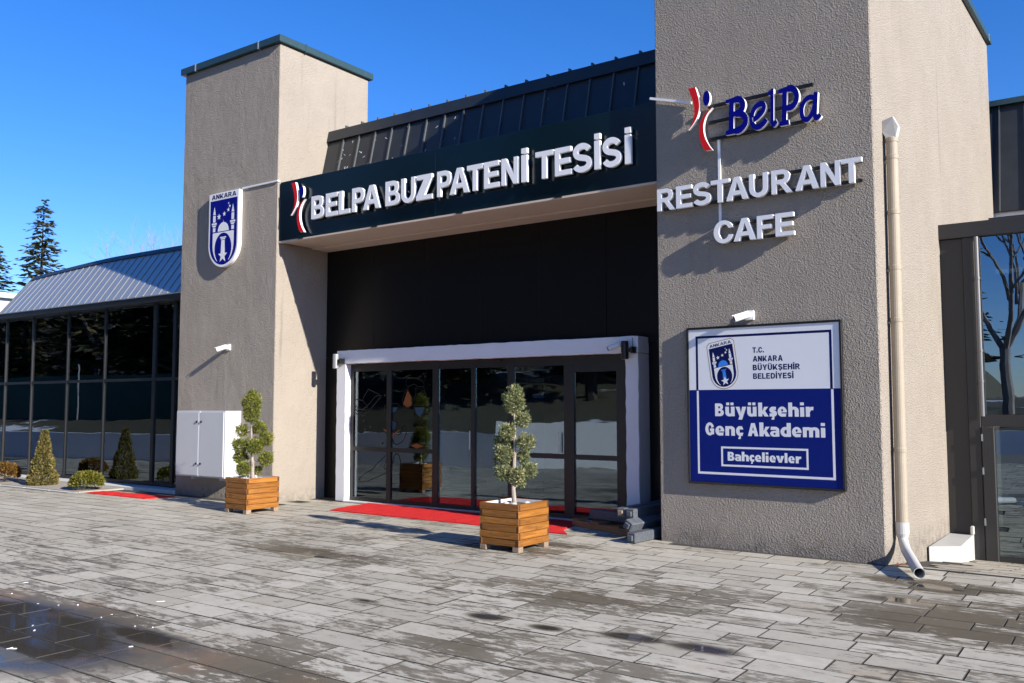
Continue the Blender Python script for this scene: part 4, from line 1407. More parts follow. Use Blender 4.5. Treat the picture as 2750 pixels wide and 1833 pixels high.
# ------------------------------------------------------------------ square notice panel on the right tower
ps = rthing('notice_panel', 'square blue and white panel sign in black frame, right tower', 'sign', -1.3, .72)
PX0, PX1, PZ0, PZ1 = -2.208, -.378, .722, 2.574
for a in ((PX0, PX1, PZ1 - .026, PZ1), (PX0, PX1, PZ0, PZ0 + .026), (PX0, PX0 + .026, PZ0 + .0265, PZ1 - .0265), (PX1 - .026, PX1, PZ0 + .0265, PZ1 - .0265)):
    BX(a[0], a[1], -.050, -.002, a[2], a[3]).build('frame_bar', M['black'], ps, local=True, bevel=.003)
up = BX(PX0 + .0265, PX1 - .0265, -.040, -.005, 1.828, PZ1 - .0265).build('white_field', M['panelwhite'], ps, local=True)
dn = BX(PX0 + .0265, PX1 - .0265, -.040, -.005, PZ0 + .0265, 1.8275).build('blue_field', M['panelblue'], ps, local=True)
def strip(par, mat, *r):
    m = MB()
    for a, b, c, d in r:
        m.box(a, b, -.0404, -.0398, c, d)
    return m.build('border_line', mat, par, local=True)
strip(up, M['navy'], (-2.092, -2.064, 1.8285, 2.468), (-2.0635, -.5145, 2.440, 2.468), (-.514, -.486, 1.8285, 2.468))
strip(dn, M['panelwhite'], (-2.086, -2.062, .840, 1.818), (-2.0615, -.5065, .840, .866), (-.506, -.480, .840, 1.818))
strip(dn, M['panelwhite'], (-1.790, -1.768, .938, 1.167), (-1.7675, -.7925, .938, .960), (-1.7675, -.7925, 1.145, 1.167), (-.792, -.770, .938, 1.167))
def line(par, mat, txt, xs, z, h, s, b):
    for ch, (a, c) in zip(txt, xs):
        letter(par, ch, a, c, z, h, -.0405, -.0398, mat, s, b)
line(dn, M['panelwhite'], 'Büyükşehir', [(-1.857, -1.748), (-1.729, -1.615), (-1.602, -1.474), (-1.462, -1.351), (-1.331, -1.210), (-1.200, -1.113), (-1.105, -1.0), (-.983, -.866), (-.850, -.805), (-.787, -.702)], 1.519, .148, .30, .22)
line(dn, M['panelwhite'], 'GençAkademi', [(-1.984, -1.872), (-1.857, -1.748), (-1.733, -1.616), (-1.602, -1.514), (-1.459, -1.335), (-1.322, -1.198), (-1.197, -1.091), (-1.077, -.959), (-.947, -.840), (-.825, -.645), (-.627, -.580)], 1.294, .148, .30, .22)
line(dn, M['panelwhite'], 'Bahçelievler', [(-1.710, -1.628), (-1.622, -1.547), (-1.539, -1.454), (-1.447, -1.386), (-1.381, -1.306), (-1.297, -1.265), (-1.254, -1.222), (-1.211, -1.138), (-1.134, -1.042), (-1.037, -1.005), (-.995, -.923), (-.912, -.850)], 1.005, .102, .30, .22)
def word(par, mat, txt, x0, x1, z, h, s, b, sp=.12, y0=-.0405, y1=-.0398):
    wd = [glyph(c, s, b)[1] for c in txt]
    tot = sum(wd) + sp * (len(txt) - 1)
    k = (x1 - x0) / tot
    x = x0
    for c, q in zip(txt, wd):
        letter(par, c, x, x + q * k, z, h, y0, y1, mat, s, b)
        x += (q + sp) * k
word(up, M['navy'], 'T.C.', -1.384, -1.249, 2.246, .063, .26, .2)
word(up, M['navy'], 'ANKARA', -1.383, -1.033, 2.145, .064, .26, .2)
word(up, M['navy'], 'BÜYÜKŞEHIR', -1.385, -.838, 2.045, .064, .26, .2)
word(up, M['navy'], 'BELEDIYESI', -1.383, -.914, 1.946, .064, .26, .2)

def emblem(par, P, yf, mats, step, rimname, text=True, gold=False):
    out, fld, fig, dome, col, stars, big, cres = emblem_parts()
    e = None
    if gold:
        mb = MB()
        g2 = [(-.02, 1.33), (.07, 1.42), (.79, 1.42), (.88, 1.33)] + [(.88, .43)] + arc(.43, .43, .45, .45, 0, -180, 30)[1:-1] + [(-.02, .43)]
        g2 = g2[::-1]
        plate(mb, [g2], P, yf + step, yf + step * 2)
        mb.build('rim', mats['gold'], par, local=True, recalc=True)
        o2 = [(0, 1.32), (.08, 1.40), (.78, 1.40), (.86, 1.32), (.86, .43)] + arc(.43, .43, .43, .43, 0, -180, 30)[1:-1] + [(0, .43)]
        mb = MB()
        plate(mb, [o2[::-1]], P, yf, yf + step)
        e = mb.build('shield', mats['white'], par, local=True, recalc=True)
    def lay(name, loops, mat, k):
        mb = MB()
        for l in loops:
            ar = sum(l[i][0] * l[(i + 1) % len(l)][1] - l[(i + 1) % len(l)][0] * l[i][1] for i in range(len(l)))
            plate(mb, [l if ar > 0 else l[::-1]], P, yf - step * k, yf - step * (k - 1) + step * .05)
        return mb.build(name, mat, par, local=True, recalc=True)
    lay('shield_field', [fld], mats['blue'], 1)
    lay('minaret_figure', fig[:5], mats['white'], 2)
    lay('minaret_figure', fig[5:], mats['white'], 2)
    lay('dome_figure', dome, mats['dome'], 2)
    lay('column_figure', col, mats['dome'], 3)
    for st in stars:
        lay('star_figure', [st], mats['white'], 2)
    lay('large_star', big, mats['white'], 4)
    mb = MB()
    plate(mb, cres, P, yf - step * 2, yf - step)
    mb.build('crescent_figure', mats['white'], par, local=True, recalc=True)
    wd = [glyph(c, .24, .18)[1] for c in 'ANKARA']
    k = .70 / (sum(wd) + .12 * 5)
    x = .08
    for c, q in zip('ANKARA', wd):
        lo, _ = glyph(c, .24, .18)
        mb = MB()
        plate(mb, lo, lambda p: P((x + p[0] * k, 1.272 + p[1] * .085)), yf - step, yf + step * .05)
        mb.build('letter', mats['text'], par, local=True, recalc=True)
        x += (q + .12) * k
th = math.radians(7.5)
def PE(p):
    u, v = (p[0] - .43) * .39, p[1] * .397
    v += u * .06
    return (-1.712 + u * math.cos(th) - v * math.sin(th), 1.846 + u * math.sin(th) + v * math.cos(th))
em = BX(-1.74, -1.70, -.0402, -.0399, 2.1, 2.14).build('emblem', M['panelwhite'], ps, local=True)
emblem(em, PE, -.0408, dict(white=M['panelwhite'], blue=M['navy'], dome=M['lightblue'], gold=M['gold'], text=M['navy']), .0003, 'rim', gold=True)

# ------------------------------------------------------------------ shield on the left tower
sh = thing('shield_sign', 'raised blue and white city shield on the left tower', 'sign', (-8.63, .2, 4.15))
out = emblem_parts()[0]
mb = MB()
plate(mb, [out], lambda p: (p[0] - .43, p[1]), -.085, -.005)
mb.build('body', M['white'], sh, local=True, recalc=True, bevel=.006)
emblem(sh, lambda p: (p[0] - .43, p[1]), -.0855, dict(white=M['white'], blue=M['blue'], dome=M['white'], text=M['navy']), .0008, 'rim')
cc = thing('cable_conduit', 'thin white conduit from the shield to the tower corner', 'conduit', (-7.75, .19, 5.53))
BX(-8.20, -7.255, .176, .199, 5.535, 5.562).build('cover', M['white'], cc)
BX(-7.259, -7.240, .177, .229, 5.535, 5.562).build('cover', M['white'], cc)

# ------------------------------------------------------------------ cameras, lamps, pipe, cabinet
def cctv(label, loc, rz, aim, parent_rt=False, wall=M['whitewall']):
    """bullet camera: square plate, knuckle and barrel; built facing -Y"""
    t = thing('security_camera', label, 'camera', loc, rz, 'white security cameras on the entrance front')
    BX(-.055, .055, -.028, 0, -.055, .055).build('wall_box', M['white'], t, local=True, bevel=.006)
    m = MB()
    m.tube([(0, -.028, 0), (0, -.055, 0), (-.012, -.075, -.004)], [.026, .022, .02], 12)
    m.build('knuckle', M['white'], t, local=True, smooth=False)
    a = Vector(aim).normalized()
    s = Vector((-.012, -.075, -.004))
    m = MB()
    m.tube([s - a * .03, s - a * .025, s + a * .15], [.02, .034, .036], 14)
    m.build('barrel', M['white'], t, local=True)
    m = MB()
    m.tube([s + a * .1502, s + a * .152], [.029, .029], 14)
    m.build('lens', M['black'], t, local=True)
    m = MB()
    b = a.cross(Vector((0, 0, 1))).normalized()
    n = b.cross(a)
    m.obox(s + a * .075 + n * .043, a * .10, b * .03, n * .004)
    m.build('sun_shield', M['white'], t, local=True)
    return t
cctv('white security camera on the left tower above the cabinet', (-8.50, .2, 2.69), 0, (-.75, -.55, -.30))
v = RO + Matrix.Rotation(RA, 3, 'Z') @ Vector((-1.42, 0, 2.682))
cctv('white security camera just above the square panel sign', tuple(v), RA, (-.72, -.60, -.28))
cctv('white security camera on the right end of portal lintel', (-1.03, 1.06, 2.485), 0, (-.70, -.6, -.36))

def sconce(label, x, y, z, sx, cm):
    t = thing('wall_lamp', label, 'lamp', (x, y, z), 0, 'cylinder wall lamps on the entrance portal')
    m = MB()
    m.tube([(0, 0, -.125), (0, 0, -.12), (0, 0, .12), (0, 0, .125)], [.048, .052, .052, .048], 18)
    m.build('cylinder', cm, t, local=True)
    BX(min(.04 * sx, .12 * sx), max(.04 * sx, .12 * sx), -.018, .018, -.03, .03).build('arm', M['black'], t, local=True)
    BX(min(.10 * sx, .135 * sx), max(.10 * sx, .135 * sx), -.03, .088, -.045, .045).build('back_plate', M['black'], t, local=True, bevel=.004)
    m = MB()
    for zz in (-.1255, .1255):
        m.tube([(0, 0, zz - .0004), (0, 0, zz + .0004)], .04, 14)
    m.build('lens', M['paper'], t, local=True)
sconce('silver cylinder wall lamp on the left jamb of portal', -6.575, .97, 2.415, 1, M['silver'])
sconce('black cylinder wall lamp at the right end of portal', -.925, .97, 2.405, 1, M['black'])
tag(MB().tube([(-.85, 1.052, 2.58), (-.845, 1.05, 2.45), (-.86, 1.05, 2.40)], .004, 5).build('lamp_cable', M['black']), 'thin black cable dropping to the right portal lamp', 'cable')

# rainwater pipe on the sunlit flank of the right tower
dp = thing('drain_pipe', 'beige rainwater pipe with white elbow down the right tower flank', 'pipe', (2.75, .4, 0))
def Lp(y, off):
    return (2.61 + .038 * y + off, y)
x0, y0 = Lp(.42, .085)
x1, y1 = Lp(.34, .085)
def pp(t):
    return (x0 + (x1 - x0) * t, y0 + (y1 - y0) * t, 4.60 - 4.26 * t)
MB().tube([pp(0), pp(1)], .060, 20).build('downpipe', M['pvc'], dp, smooth=False)
for t in (.0, .045, .19, .335, .47, .80):
    a, b = Vector(pp(t)), Vector(pp(t + .012))
    MB().tube([a, a * .8 + b * .2, b], [.062, .067, .065], 20).build('collar', M['pvc'], dp)
for t in (.06, .345, .48):
    a = Vector(pp(t))
    BX(a.x - .085, a.x - .02, a.y - .012, a.y + .012, a.z - .02, a.z).build('bracket', M['pvcw'], dp)
hd = MB()
q = Vector(pp(0))
hd.add([(q.x - .09, q.y - .045, q.z + .20), (q.x + .03, q.y - .06, q.z + .23), (q.x + .03, q.y + .06, q.z + .23), (q.x - .09, q.y + .045, q.z + .20), (q.x - .05, q.y - .05, q.z - .01), (q.x + .055, q.y - .05, q.z - .01), (q.x + .055, q.y + .05, q.z - .01), (q.x - .05, q.y + .05, q.z - .01), (q.x + .085, q.y - .05, q.z + .11), (q.x + .085, q.y + .05, q.z + .11), (q.x - .09, q.y - .05, q.z + .07), (q.x - .09, q.y + .05, q.z + .07)],
       [(0, 1, 2, 3), (4, 7, 6, 5), (0, 10, 4, 5, 8, 1), (3, 2, 9, 6, 7, 11), (1, 8, 9, 2), (8, 5, 6, 9), (0, 3, 11, 10), (10, 11, 7, 4)])
hd.build('outlet_head', M['pvcw'], dp, recalc=True, bevel=.006)
e0 = Vector(pp(1))
MB().tube([e0 + Vector((0, 0, .06)), e0 + Vector((0, 0, -.06)), e0 + Vector((0, 0, -.10))], [.069, .069, .056], 18).build('socket', M['pvcw'], dp)
tip = Vector((3.075, -.78, .072))
el = [e0 + Vector((0, 0, -.06)), e0 + Vector((.005, -.01, -.12)), e0 + Vector((.03, -.07, -.17)), e0 + Vector((.07, -.20, -.205)), tip]
o = MB().tube(el, [.050, .050, .051, .051, .052], 20, caps=False)
o.build('elbow', M['pvcw'], dp, smooth=True)
dirv = (tip - el[3]).normalized()
MB().tube([tip + dirv * .001, tip - dirv * .0, tip - dirv * .30], [.052, .047, .044], 20, caps=False).build('pipe_mouth', M['pvcw'], dp)
MB().tube([tip - dirv * .30, tip - dirv * .302], [.0445, .0445], 20).build('pipe_bore', M['hole'], dp)

# meter cabinet on the left tower
cb = thing('meter_cabinet', 'pale grey two-door metal cabinet hung on the left tower', 'cabinet', (-8.82, 0, .39))
BX(-9.515, -8.115, -.135, .198, .385, 1.552).build('case', M['cab'], cb, bevel=.006)
for a, b in ((-9.49, -8.845), (-8.81, -8.145)):
    d = BX(a, b, -.152, -.136, .41, 1.53).build('door', M['cab'], cb, bevel=.004)
    s = -1 if a < -9 else 1
    hx = b - .045 if s < 0 else a + .045
    for z in (.62, 1.36):
        BX(hx - .016, hx + .016, -.168, -.1525, z - .018, z + .018).build('lock', M['black'], d, bevel=.004)
BX(-8.843, -8.812, -.150, -.137, .40, 1.54).build('centre_strip', M['white'], cb)
for x in (-9.2, -8.4):
    BX(x, x + .03, -.02, .195, .33, .384).build('bracket', M['cab'], cb)

# ------------------------------------------------------------------ carpets
def carpet(pts, label, fray=None):
    m = MB()
    n = 26
    P = [Vector((x, y, 0)) for x, y in pts]
    vs = []
    for i in range(n + 1):
        t = i / n
        for j in range(5):
            s = j / 4
            a = P[0].lerp(P[1], t)
            b = P[3].lerp(P[2], t)
            c = a.lerp(b, s)
            z = .010 + .009 * math.sin(i * 1.3 + j) ** 2 * (1 if 0 < j < 4 else .5) + random.uniform(0, .005)
            if fray and i == n:
                c.x += random.uniform(-.12, .05)
            vs.append((c.x + random.uniform(-.004, .004), c.y + random.uniform(-.006, .006), z))
    k = len(vs)
    vs += [(x, yy, .001) for x, yy, z in vs]
    fs = []
    idx = lambda i, j: i * 5 + j
    for i in range(n):
        for j in range(4):
            fs.append((idx(i, j), idx(i + 1, j), idx(i + 1, j + 1), idx(i, j + 1)))
    for i in range(n):
        fs.append((idx(i, 0) + k, idx(i + 1, 0) + k, idx(i + 1, 0), idx(i, 0)))
        fs.append((idx(i, 4), idx(i + 1, 4), idx(i + 1, 4) + k, idx(i, 4) + k))
    for j in range(4):
        fs.append((idx(0, j), idx(0, j + 1), idx(0, j + 1) + k, idx(0, j) + k))
        fs.append((idx(n, j) + k, idx(n, j + 1) + k, idx(n, j + 1), idx(n, j)))
    m.add(vs, fs)
    tag(m.build('red_carpet', M['carpet'], None), label, 'carpet', 'red entrance carpets')
carpet([(-5.62, -.03), (-1.22, -.12), (-1.66, 1.0), (-5.80, 1.02)], 'long red carpet in front of the main glazed portal', True)
carpet([(-11.45, -.72), (-9.55, -.70), (-9.45, -.18), (-11.5, -.34)], 'short red carpet at the left wing door by cabinet')

# ------------------------------------------------------------------ timber planters
SLAT = {}
def slat_mesh(L):
    if L not in SLAT:
        o = BX(-L / 2, L / 2, -.0175, .0175, -.0375, .0375)
        o.mi = [0, 0, 0, 1, 0, 1]
        SLAT[L] = o
    return SLAT[L]
def planter(label, cx, cy, rz):
    t = thing('timber_planter', label, 'planter', (cx, cy, 0), rz, 'varnished timber box planters')
    Wd, Dp = .56, .60
    first = {}
    for k in range(6):
        z = .062 + .0385 + k * .0795
        alt = k % 2
        lx = Wd if alt else Wd - .072
        ly = Dp - .072 if alt else Dp
        for ax, L, sgn in (('x', lx, -1), ('x', lx, 1), ('y', ly, -1), ('y', ly, 1)):
            key = round(L, 3)
            if key not in first:
                o = slat_mesh(L).build('slat', [M['wood'], M['woodend']], t, local=True, bevel=.004)
                first[key] = o
            else:
                o = first[key].copy()
                C.objects.link(o)
            j = random.uniform(-.0025, .0025)
            if ax == 'x':
                o.location = (random.uniform(-.002, .002), sgn * (Dp / 2 - .0175) + j, z)
                o.rotation_euler = (0, 0, random.uniform(-.003, .003))
            else:
                o.location = (sgn * (Wd / 2 - .0175) + j, random.uniform(-.002, .002), z)
                o.rotation_euler = (0, 0, PI / 2 + random.uniform(-.003, .003))
    f0 = None
    for sx in (-1, 1):
        for sy in (-1, 1):
            if f0 is None:
                f0 = BX(-.045, .045, -.045, .045, 0, .062).build('foot', M['woodfoot'], t, local=True, bevel=.005)
                o = f0
            else:
                o = f0.copy()
                C.objects.link(o)
            o.location = (sx * (Wd / 2 - .047), sy * (Dp / 2 - .047), 0)
    BX(-Wd / 2 + .04, Wd / 2 - .04, -Dp / 2 + .04, Dp / 2 - .04, .07, .495).build('soil', M['soil'], t, local=True)
    m = MB()
    m.box(-Wd / 2 + .036, Wd / 2 - .036, -Dp / 2 + .0355, -Dp / 2 + .039, .3, .532)
    m.box(-Wd / 2 + .036, Wd / 2 - .036, Dp / 2 - .039, Dp / 2 - .0355, .3, .532)
    m.box(-Wd / 2 + .0355, -Wd / 2 + .0388, -Dp / 2 + .04, Dp / 2 - .04, .3, .532)
    m.box(Wd / 2 - .0388, Wd / 2 - .0355, -Dp / 2 + .04, Dp / 2 - .04, .3, .532)
    m.build('liner', M['paper'], t, local=True)
    for k in range(9):
        a = random.uniform(0, 2 * PI)
        r = random.uniform(.07, .2)
        s = random.uniform(.03, .055)
        bm = bmesh.new()
        bmesh.ops.create_icosphere(bm, subdivisions=1, radius=1)
        for v in bm.verts:
            v.co = Vector((v.co.x * s * random.uniform(.8, 1.2), v.co.y * s * random.uniform(.8, 1.2), v.co.z * s * .6)) + Vector((math.cos(a) * r, math.sin(a) * r, .505))
        me = bpy.data.meshes.new('stone')
        bm.to_mesh(me)
        bm.free()
        me.materials.append(M['stone'])
        o = bpy.data.objects.new('stone', me)
        C.objects.link(o)
        o.parent = t
    return t
planter('timber planter in front of the main red carpet', -1.165, -1.345, math.radians(-1.5))
planter('timber planter at the foot of the left tower', -6.555, -.785, math.radians(-3))

# ------------------------------------------------------------------ foliage builders
def sprigs(mb, c, r, n, ln, wd, up=.35, flat=1.0, shell=.45):
    c = Vector(c)
    for _ in range(n):
        while True:
            d = Vector((random.uniform(-1, 1), random.uniform(-1, 1), random.uniform(-1, 1)))
            if .05 < d.length < 1:
                break
        d.normalize()
        rr = r * (shell + (1 - shell) * random.random() ** .5) * random.uniform(.88, 1.05)
        p = c + Vector((d.x * rr, d.y * rr, d.z * rr * flat))
        ax = (d + Vector((random.gauss(0, .5), random.gauss(0, .5), random.gauss(0, .4) + up))).normalized()
        l = ln * random.uniform(.5, 1.3)
        q = random.random()
        for s in range(2):
            sd = ax.cross(Vector((random.gauss(0, 1), random.gauss(0, 1), random.gauss(0, 1)))).normalized()
            w2 = wd * random.uniform(.6, 1.3)
            a2 = (ax + sd * random.uniform(-.5, .5)).normalized()
            mb.add([p - sd * w2 * .3, p + a2 * l * .5 - sd * w2 * .5, p + a2 * l, p + a2 * l * .45 + sd * w2 * .5], [(0, 1, 2, 3)])
            mb.rnd += [q] * 4

def topiary(label, base, trunk, clumps, leaf, origin_px, upm, Yp, n_per, ln, up=.35):
    """cloud-pruned juniper: clumps given in zoomed photo pixels relative to origin"""
    t = thing('topiary_tree', label, 'tree', base, 0, 'cloud-pruned junipers in planters')
    ox, oy = origin_px
    def W(px, py, dy=0):
        k = (px - ox) / upm
        # the picture plane runs along the camera's right vector
        return Vector(base) + Vector((R_.x, R_.y, 0)) * k + Vector((-F_.x, -F_.y, 0)) * -dy + Vector((0, 0, (oy - py) / upm))
    tr = [W(*p) for p in trunk]
    m = MB()
    nn = len(tr)
    m.tube([tr[0] - Vector((0, 0, .05))] + tr, [.030] + [.028 - .019 * i / (nn - 1) for i in range(nn)], 8)
    m.build('trunk', M['bark'], t)
    for i, (px, py, rp, dy) in enumerate(clumps):
        c = W(px, py, dy)
        r = rp / upm * .89
        b = min(tr, key=lambda q: (q - (c - Vector((0, 0, r * .8)))).length)
        mid = b.lerp(c, .55) - Vector((0, 0, .015))
        MB().tube([b, mid, c], [.010, .007, .004], 6).build('branch', M['bark'], t)
        m = MB()
        m.rnd = []
        n = int(n_per * (r / .12) ** 2)
        sprigs(m, c, r, n, ln, ln * .30, up, .95, .35)
        # ragged tufts breaking the outline
        for k in range(int(n * .035)):
            a = random.uniform(0, 2 * PI)
            q = c + Vector((math.cos(a) * r * .8, math.sin(a) * r * .8, random.uniform(-.2, .95) * r))
            sprigs(m, q, r * random.uniform(.15, .4), random.choice((6, 10, 14)), ln * 1.25, ln * .28, .8, 1, .1)
        if i < 2:
            for k in range(16):
                q = c + Vector((random.gauss(0, r * .35), random.gauss(0, r * .35), r * random.uniform(.6, 1.25)))
                sprigs(m, q, r * .12, 7, ln * 1.5, ln * .3, 2.2, 1, .1)
        m.build('foliage_clump', leaf, t)
    return t
topiary('blue-green juniper topiary in the planter by the red carpet', (-1.165, -1.345, .50), [(555, 1045), (545, 930), (552, 780), (556, 640), (558, 500), (560, 400), (555, 300), (550, 200)],
        [(552, 205, 100, 0), (560, 130, 60, 0), (625, 345, 72, .02), (575, 365, 40, .06), (498, 450, 74, -.03), (430, 530, 55, .10), (655, 540, 82, -.03), (470, 640, 82, .0), (430, 700, 55, .08), (630, 665, 58, .05), (455, 800, 70, -.03), (570, 820, 80, -.06), (680, 780, 72, .0), (605, 880, 50, .04), (520, 560, 50, .12)],
        M['juniper2'], (555, 1060), 735, -1.345, 1150, .033)
topiary('yellow-green juniper topiary at the foot of left tower', (-6.555, -.785, .50), [(815, 1030), (812, 880), (800, 780), (797, 690), (795, 560), (792, 480), (790, 330)],
        [(795, 310, 100, 0), (800, 240, 52, 0), (795, 420, 84, 0), (885, 540, 66, .02), (815, 560, 40, .06), (700, 575, 62, 0), (935, 660, 74, .02), (690, 722, 80, 0), (840, 725, 88, -.05), (945, 850, 76, 0), (685, 840, 66, .08), (730, 945, 78, -.04), (855, 965, 42, .08), (640, 850, 34, .05), (780, 740, 50, .1)],
        M['juniper'], (815, 1045), 632, -.785, 1050, .034)

def shrub(name, label, loc, rx, rz, kind, leaf, n, ln, lean=0, group='shrubs along the left wing'):
    t = thing(name, label, 'shrub', loc, 0, group)
    m = MB()
    m.rnd = []
    for _ in range(n):
        if kind == 'cone':
            h = random.random() ** 1.5
            rr = rx * (1 - h) ** .95 * (1 + .10 * math.sin(h * 21 + loc[0])) + .025
            a = random.uniform(0, 2 * PI)
            q = rr * (.55 + .45 * random.random() ** .5)
            p = Vector((math.cos(a) * q + lean * h, math.sin(a) * q, .02 + h * rz))
            out = Vector((math.cos(a), math.sin(a), .9))
        else:
            a = random.uniform(0, 2 * PI)
            ph = math.asin(random.uniform(-.3, 1))
            q = .6 + .4 * random.random() ** .5
            q *= 1 + .08 * math.sin(a * 5) * math.cos(ph * 4)
            p = Vector((math.cos(a) * math.cos(ph) * rx * q, math.sin(a) * math.cos(ph) * rx * q, rz * .42 + math.sin(ph) * rz * .58 * q))
            p.z = max(p.z, .01)
            out = Vector((math.cos(a), math.sin(a), math.sin(ph) + .5))
        rr = random.random()
        ax = (out.normalized() + Vector((random.gauss(0, .45), random.gauss(0, .45), random.gauss(0, .4)))).normalized()
        sd = ax.cross(Vector((random.gauss(0, 1), random.gauss(0, 1), random.gauss(0, 1)))).normalized()
        l = ln * random.uniform(.6, 1.3)
        m.add([p - sd * l * .12, p + ax * l * .5 - sd * l * .24, p + ax * l, p + ax * l * .5 + sd * l * .24], [(0, 1, 2, 3)])
        m.rnd += [rr] * 4
    m.build('foliage', leaf, t, local=True)
    mm = MB()
    mm.tube([(0, 0, -.03), (0, 0, rz * .5)], [.025, .01], 6)
    mm.build('stem', M['barkd'], t, local=True)
    return t
shrub('round_shrub', 'rusty orange shrub at the far left edge of the bed', (-15.15, -.45, 0), .30, .42, 'ball', M['rusty'], 2600, .05)
shrub('cone_shrub', 'tall golden cone-shaped conifer in the left wing bed', (-13.75, -.36, 0), .27, 1.10, 'cone', M['thuja'], 5600, .05, .04)
shrub('round_shrub', 'low golden-green ball shrub near the short red carpet', (-11.98, -.40, 0), .30, .36, 'ball', M['boxball'], 3600, .05)
tag(BX(-18.5, -11.65, -.74, .17, -.02, .018).build('planting_bed', M['palesoil']), 'strip of bare soil along the left wing glass', 'planting bed')
kb = thing('bed_kerb', 'pale stone kerb edging the left planting bed', 'kerb', (-15, -.78, 0))
for k in range(7):
    BX(-18.5 + k * .98, -18.5 + k * .98 + .97, -.80, -.745, -.02, .006).build('kerb_stone', M['kerb'], kb, bevel=.008)

# ------------------------------------------------------------------ stacked posts beside the right tower
def post(label, c, rot, L, s=.062, roll=0.0):
    t = thing('timber_post', label, 'post', c, 0, 'stacked dark square posts by the portal')
    t.rotation_euler = rot
    BX(-s, s, -L / 2, L / 2, -s, s).build('shaft', M['plastic'], t, local=True, bevel=.012)
    BX(-s * .52, s * .52, -L / 2 - .028, -L / 2 + .002, -s * .52, s * .52).build('tenon', M['plastic'], t, local=True, bevel=.006)
    return t
pl = thing('pallet', 'brown timber pallet under the stacked dark posts', 'pallet', (-1.0, .45, 0), math.radians(-23))
BX(-.62, .66, -.055, .055, .0, .085).build('runner', M['pallet'], pl, local=True, bevel=.005)
BX(-.62, .66, .30, .40, .0, .085).build('runner', M['pallet'], pl, local=True, bevel=.005)
for k in range(3):
    BX(-.60 + k * .42, -.44 + k * .42, -.06, .42, .086, .106).build('deck_board', M['pallet'], pl, local=True, bevel=.003)
post('dark post lying crosswise on the timber pallet', (-.82, .62, .175), (0, 0, math.radians(78)), 1.02, .066)
post('upper left post of the stack, end cap broken', (-.52, .72, .300), (0, 0, math.radians(-2)), 1.25)
post('upper right post lying beside the tower', (-.375, .70, .298), (0, 0, math.radians(-3)), 1.25)
post('tilted post resting on the lowest one, rolled over', (-.25, .58, .175), (0, math.radians(28), math.radians(-9)), 1.35)
post('lowest post lying on the paving against the tower', (-.135, .42, .064), (0, 0, math.radians(-5)), 1.45)
post('dark post hidden low between pallet and tower wall', (-.45, .85, .17), (0, 0, math.radians(-2)), 1.1)
[c for c in bpy.data.objects['timber_post.001'].children if c.name.startswith('tenon')][0].data.materials[0] = M['woodfoot']

# ------------------------------------------------------------------ litter and leaves on the paving
def scrap(x, y, l, w, h, rz, mat, name, label, cat, group):
    m = MB()
    m.add([(-l, -w, 0), (l, -w * .7, 0), (l * .9, w, 0), (-l * .8, w * .8, 0), (-l * .9, -w * .8, h), (l * .8, -w * .6, h * .7), (l * .8, w * .8, h), (-l * .7, w * .6, h * .8)], [(0, 3, 2, 1), (4, 5, 6, 7), (0, 1, 5, 4), (1, 2, 6, 5), (2, 3, 7, 6), (3, 0, 4, 7)])
    o = m.build(name, mat)
    o.location = (x, y, .001)
    o.rotation_euler = (0, 0, rz)
    tag(o, label, cat, group)
for i, (px, py) in enumerate(((32, 1594), (102, 1621), (157, 1625), (209, 1625), (272, 1658), (368, 1653), (362, 1682), (88, 1680), (92, 1693), (352, 1737), (410, 1685), (30, 1740), (300, 1650))):
    d = F_ + R_ * ((px - 1375) / FPX) - U_ * ((py - 916.5) / FPX)
    q = CAM + d * (-CAM.z / d.z)
    scrap(q.x, q.y, random.uniform(.007, .015), random.uniform(.003, .006), random.uniform(.003, .007), random.uniform(0, 3), M['paper'], 'litter_scrap', 'small white scrap of litter in the muddy puddle', 'litter', 'white scraps round the muddy puddle')
for i, (px, py, l) in enumerate(((432, 1615, .035), (32, 1742, .035), (70, 1564, .022))):
    d = F_ + R_ * ((px - 1375) / FPX) - U_ * ((py - 916.5) / FPX)
    q = CAM + d * (-CAM.z / d.z)
    scrap(q.x, q.y, l, .009, .004, random.uniform(.3, 1.0), M['paper'], 'paper_strip', ('white paper strip on dry paving right of the puddle', 'white paper strip at the left edge of the puddle', 'white paper strip just above the muddy puddle')[i], 'litter', None)
lf = [(2.72, -.02), (2.78, .05), (2.74, .12), (2.80, .16), (2.77, .22), (2.83, .1), (2.70, .09), (2.86, .2)]
for x, y in lf:
    m = MB()
    s = random.uniform(.018, .03)
    m.rnd = [random.random()] * 6
    m.add([(0, -s, 0), (s * .6, -s * .2, .006), (s * .4, s * .6, .012), (0, s, .004), (-s * .5, s * .5, .010), (-s * .6, -s * .3, .003)], [(0, 1, 2, 3, 4, 5)])
    o = m.build('dead_leaf', M['deadleaf'])
    o.location = (x, y, gz(x, y) + .004 + random.uniform(0, .01))
    o.rotation_euler = (random.uniform(-.3, .3), random.uniform(-.3, .3), random.uniform(0, 6))
    tag(o, 'fallen orange leaf heaped behind the white pipe elbow', 'leaf', 'fallen leaves at the drain pipe foot')

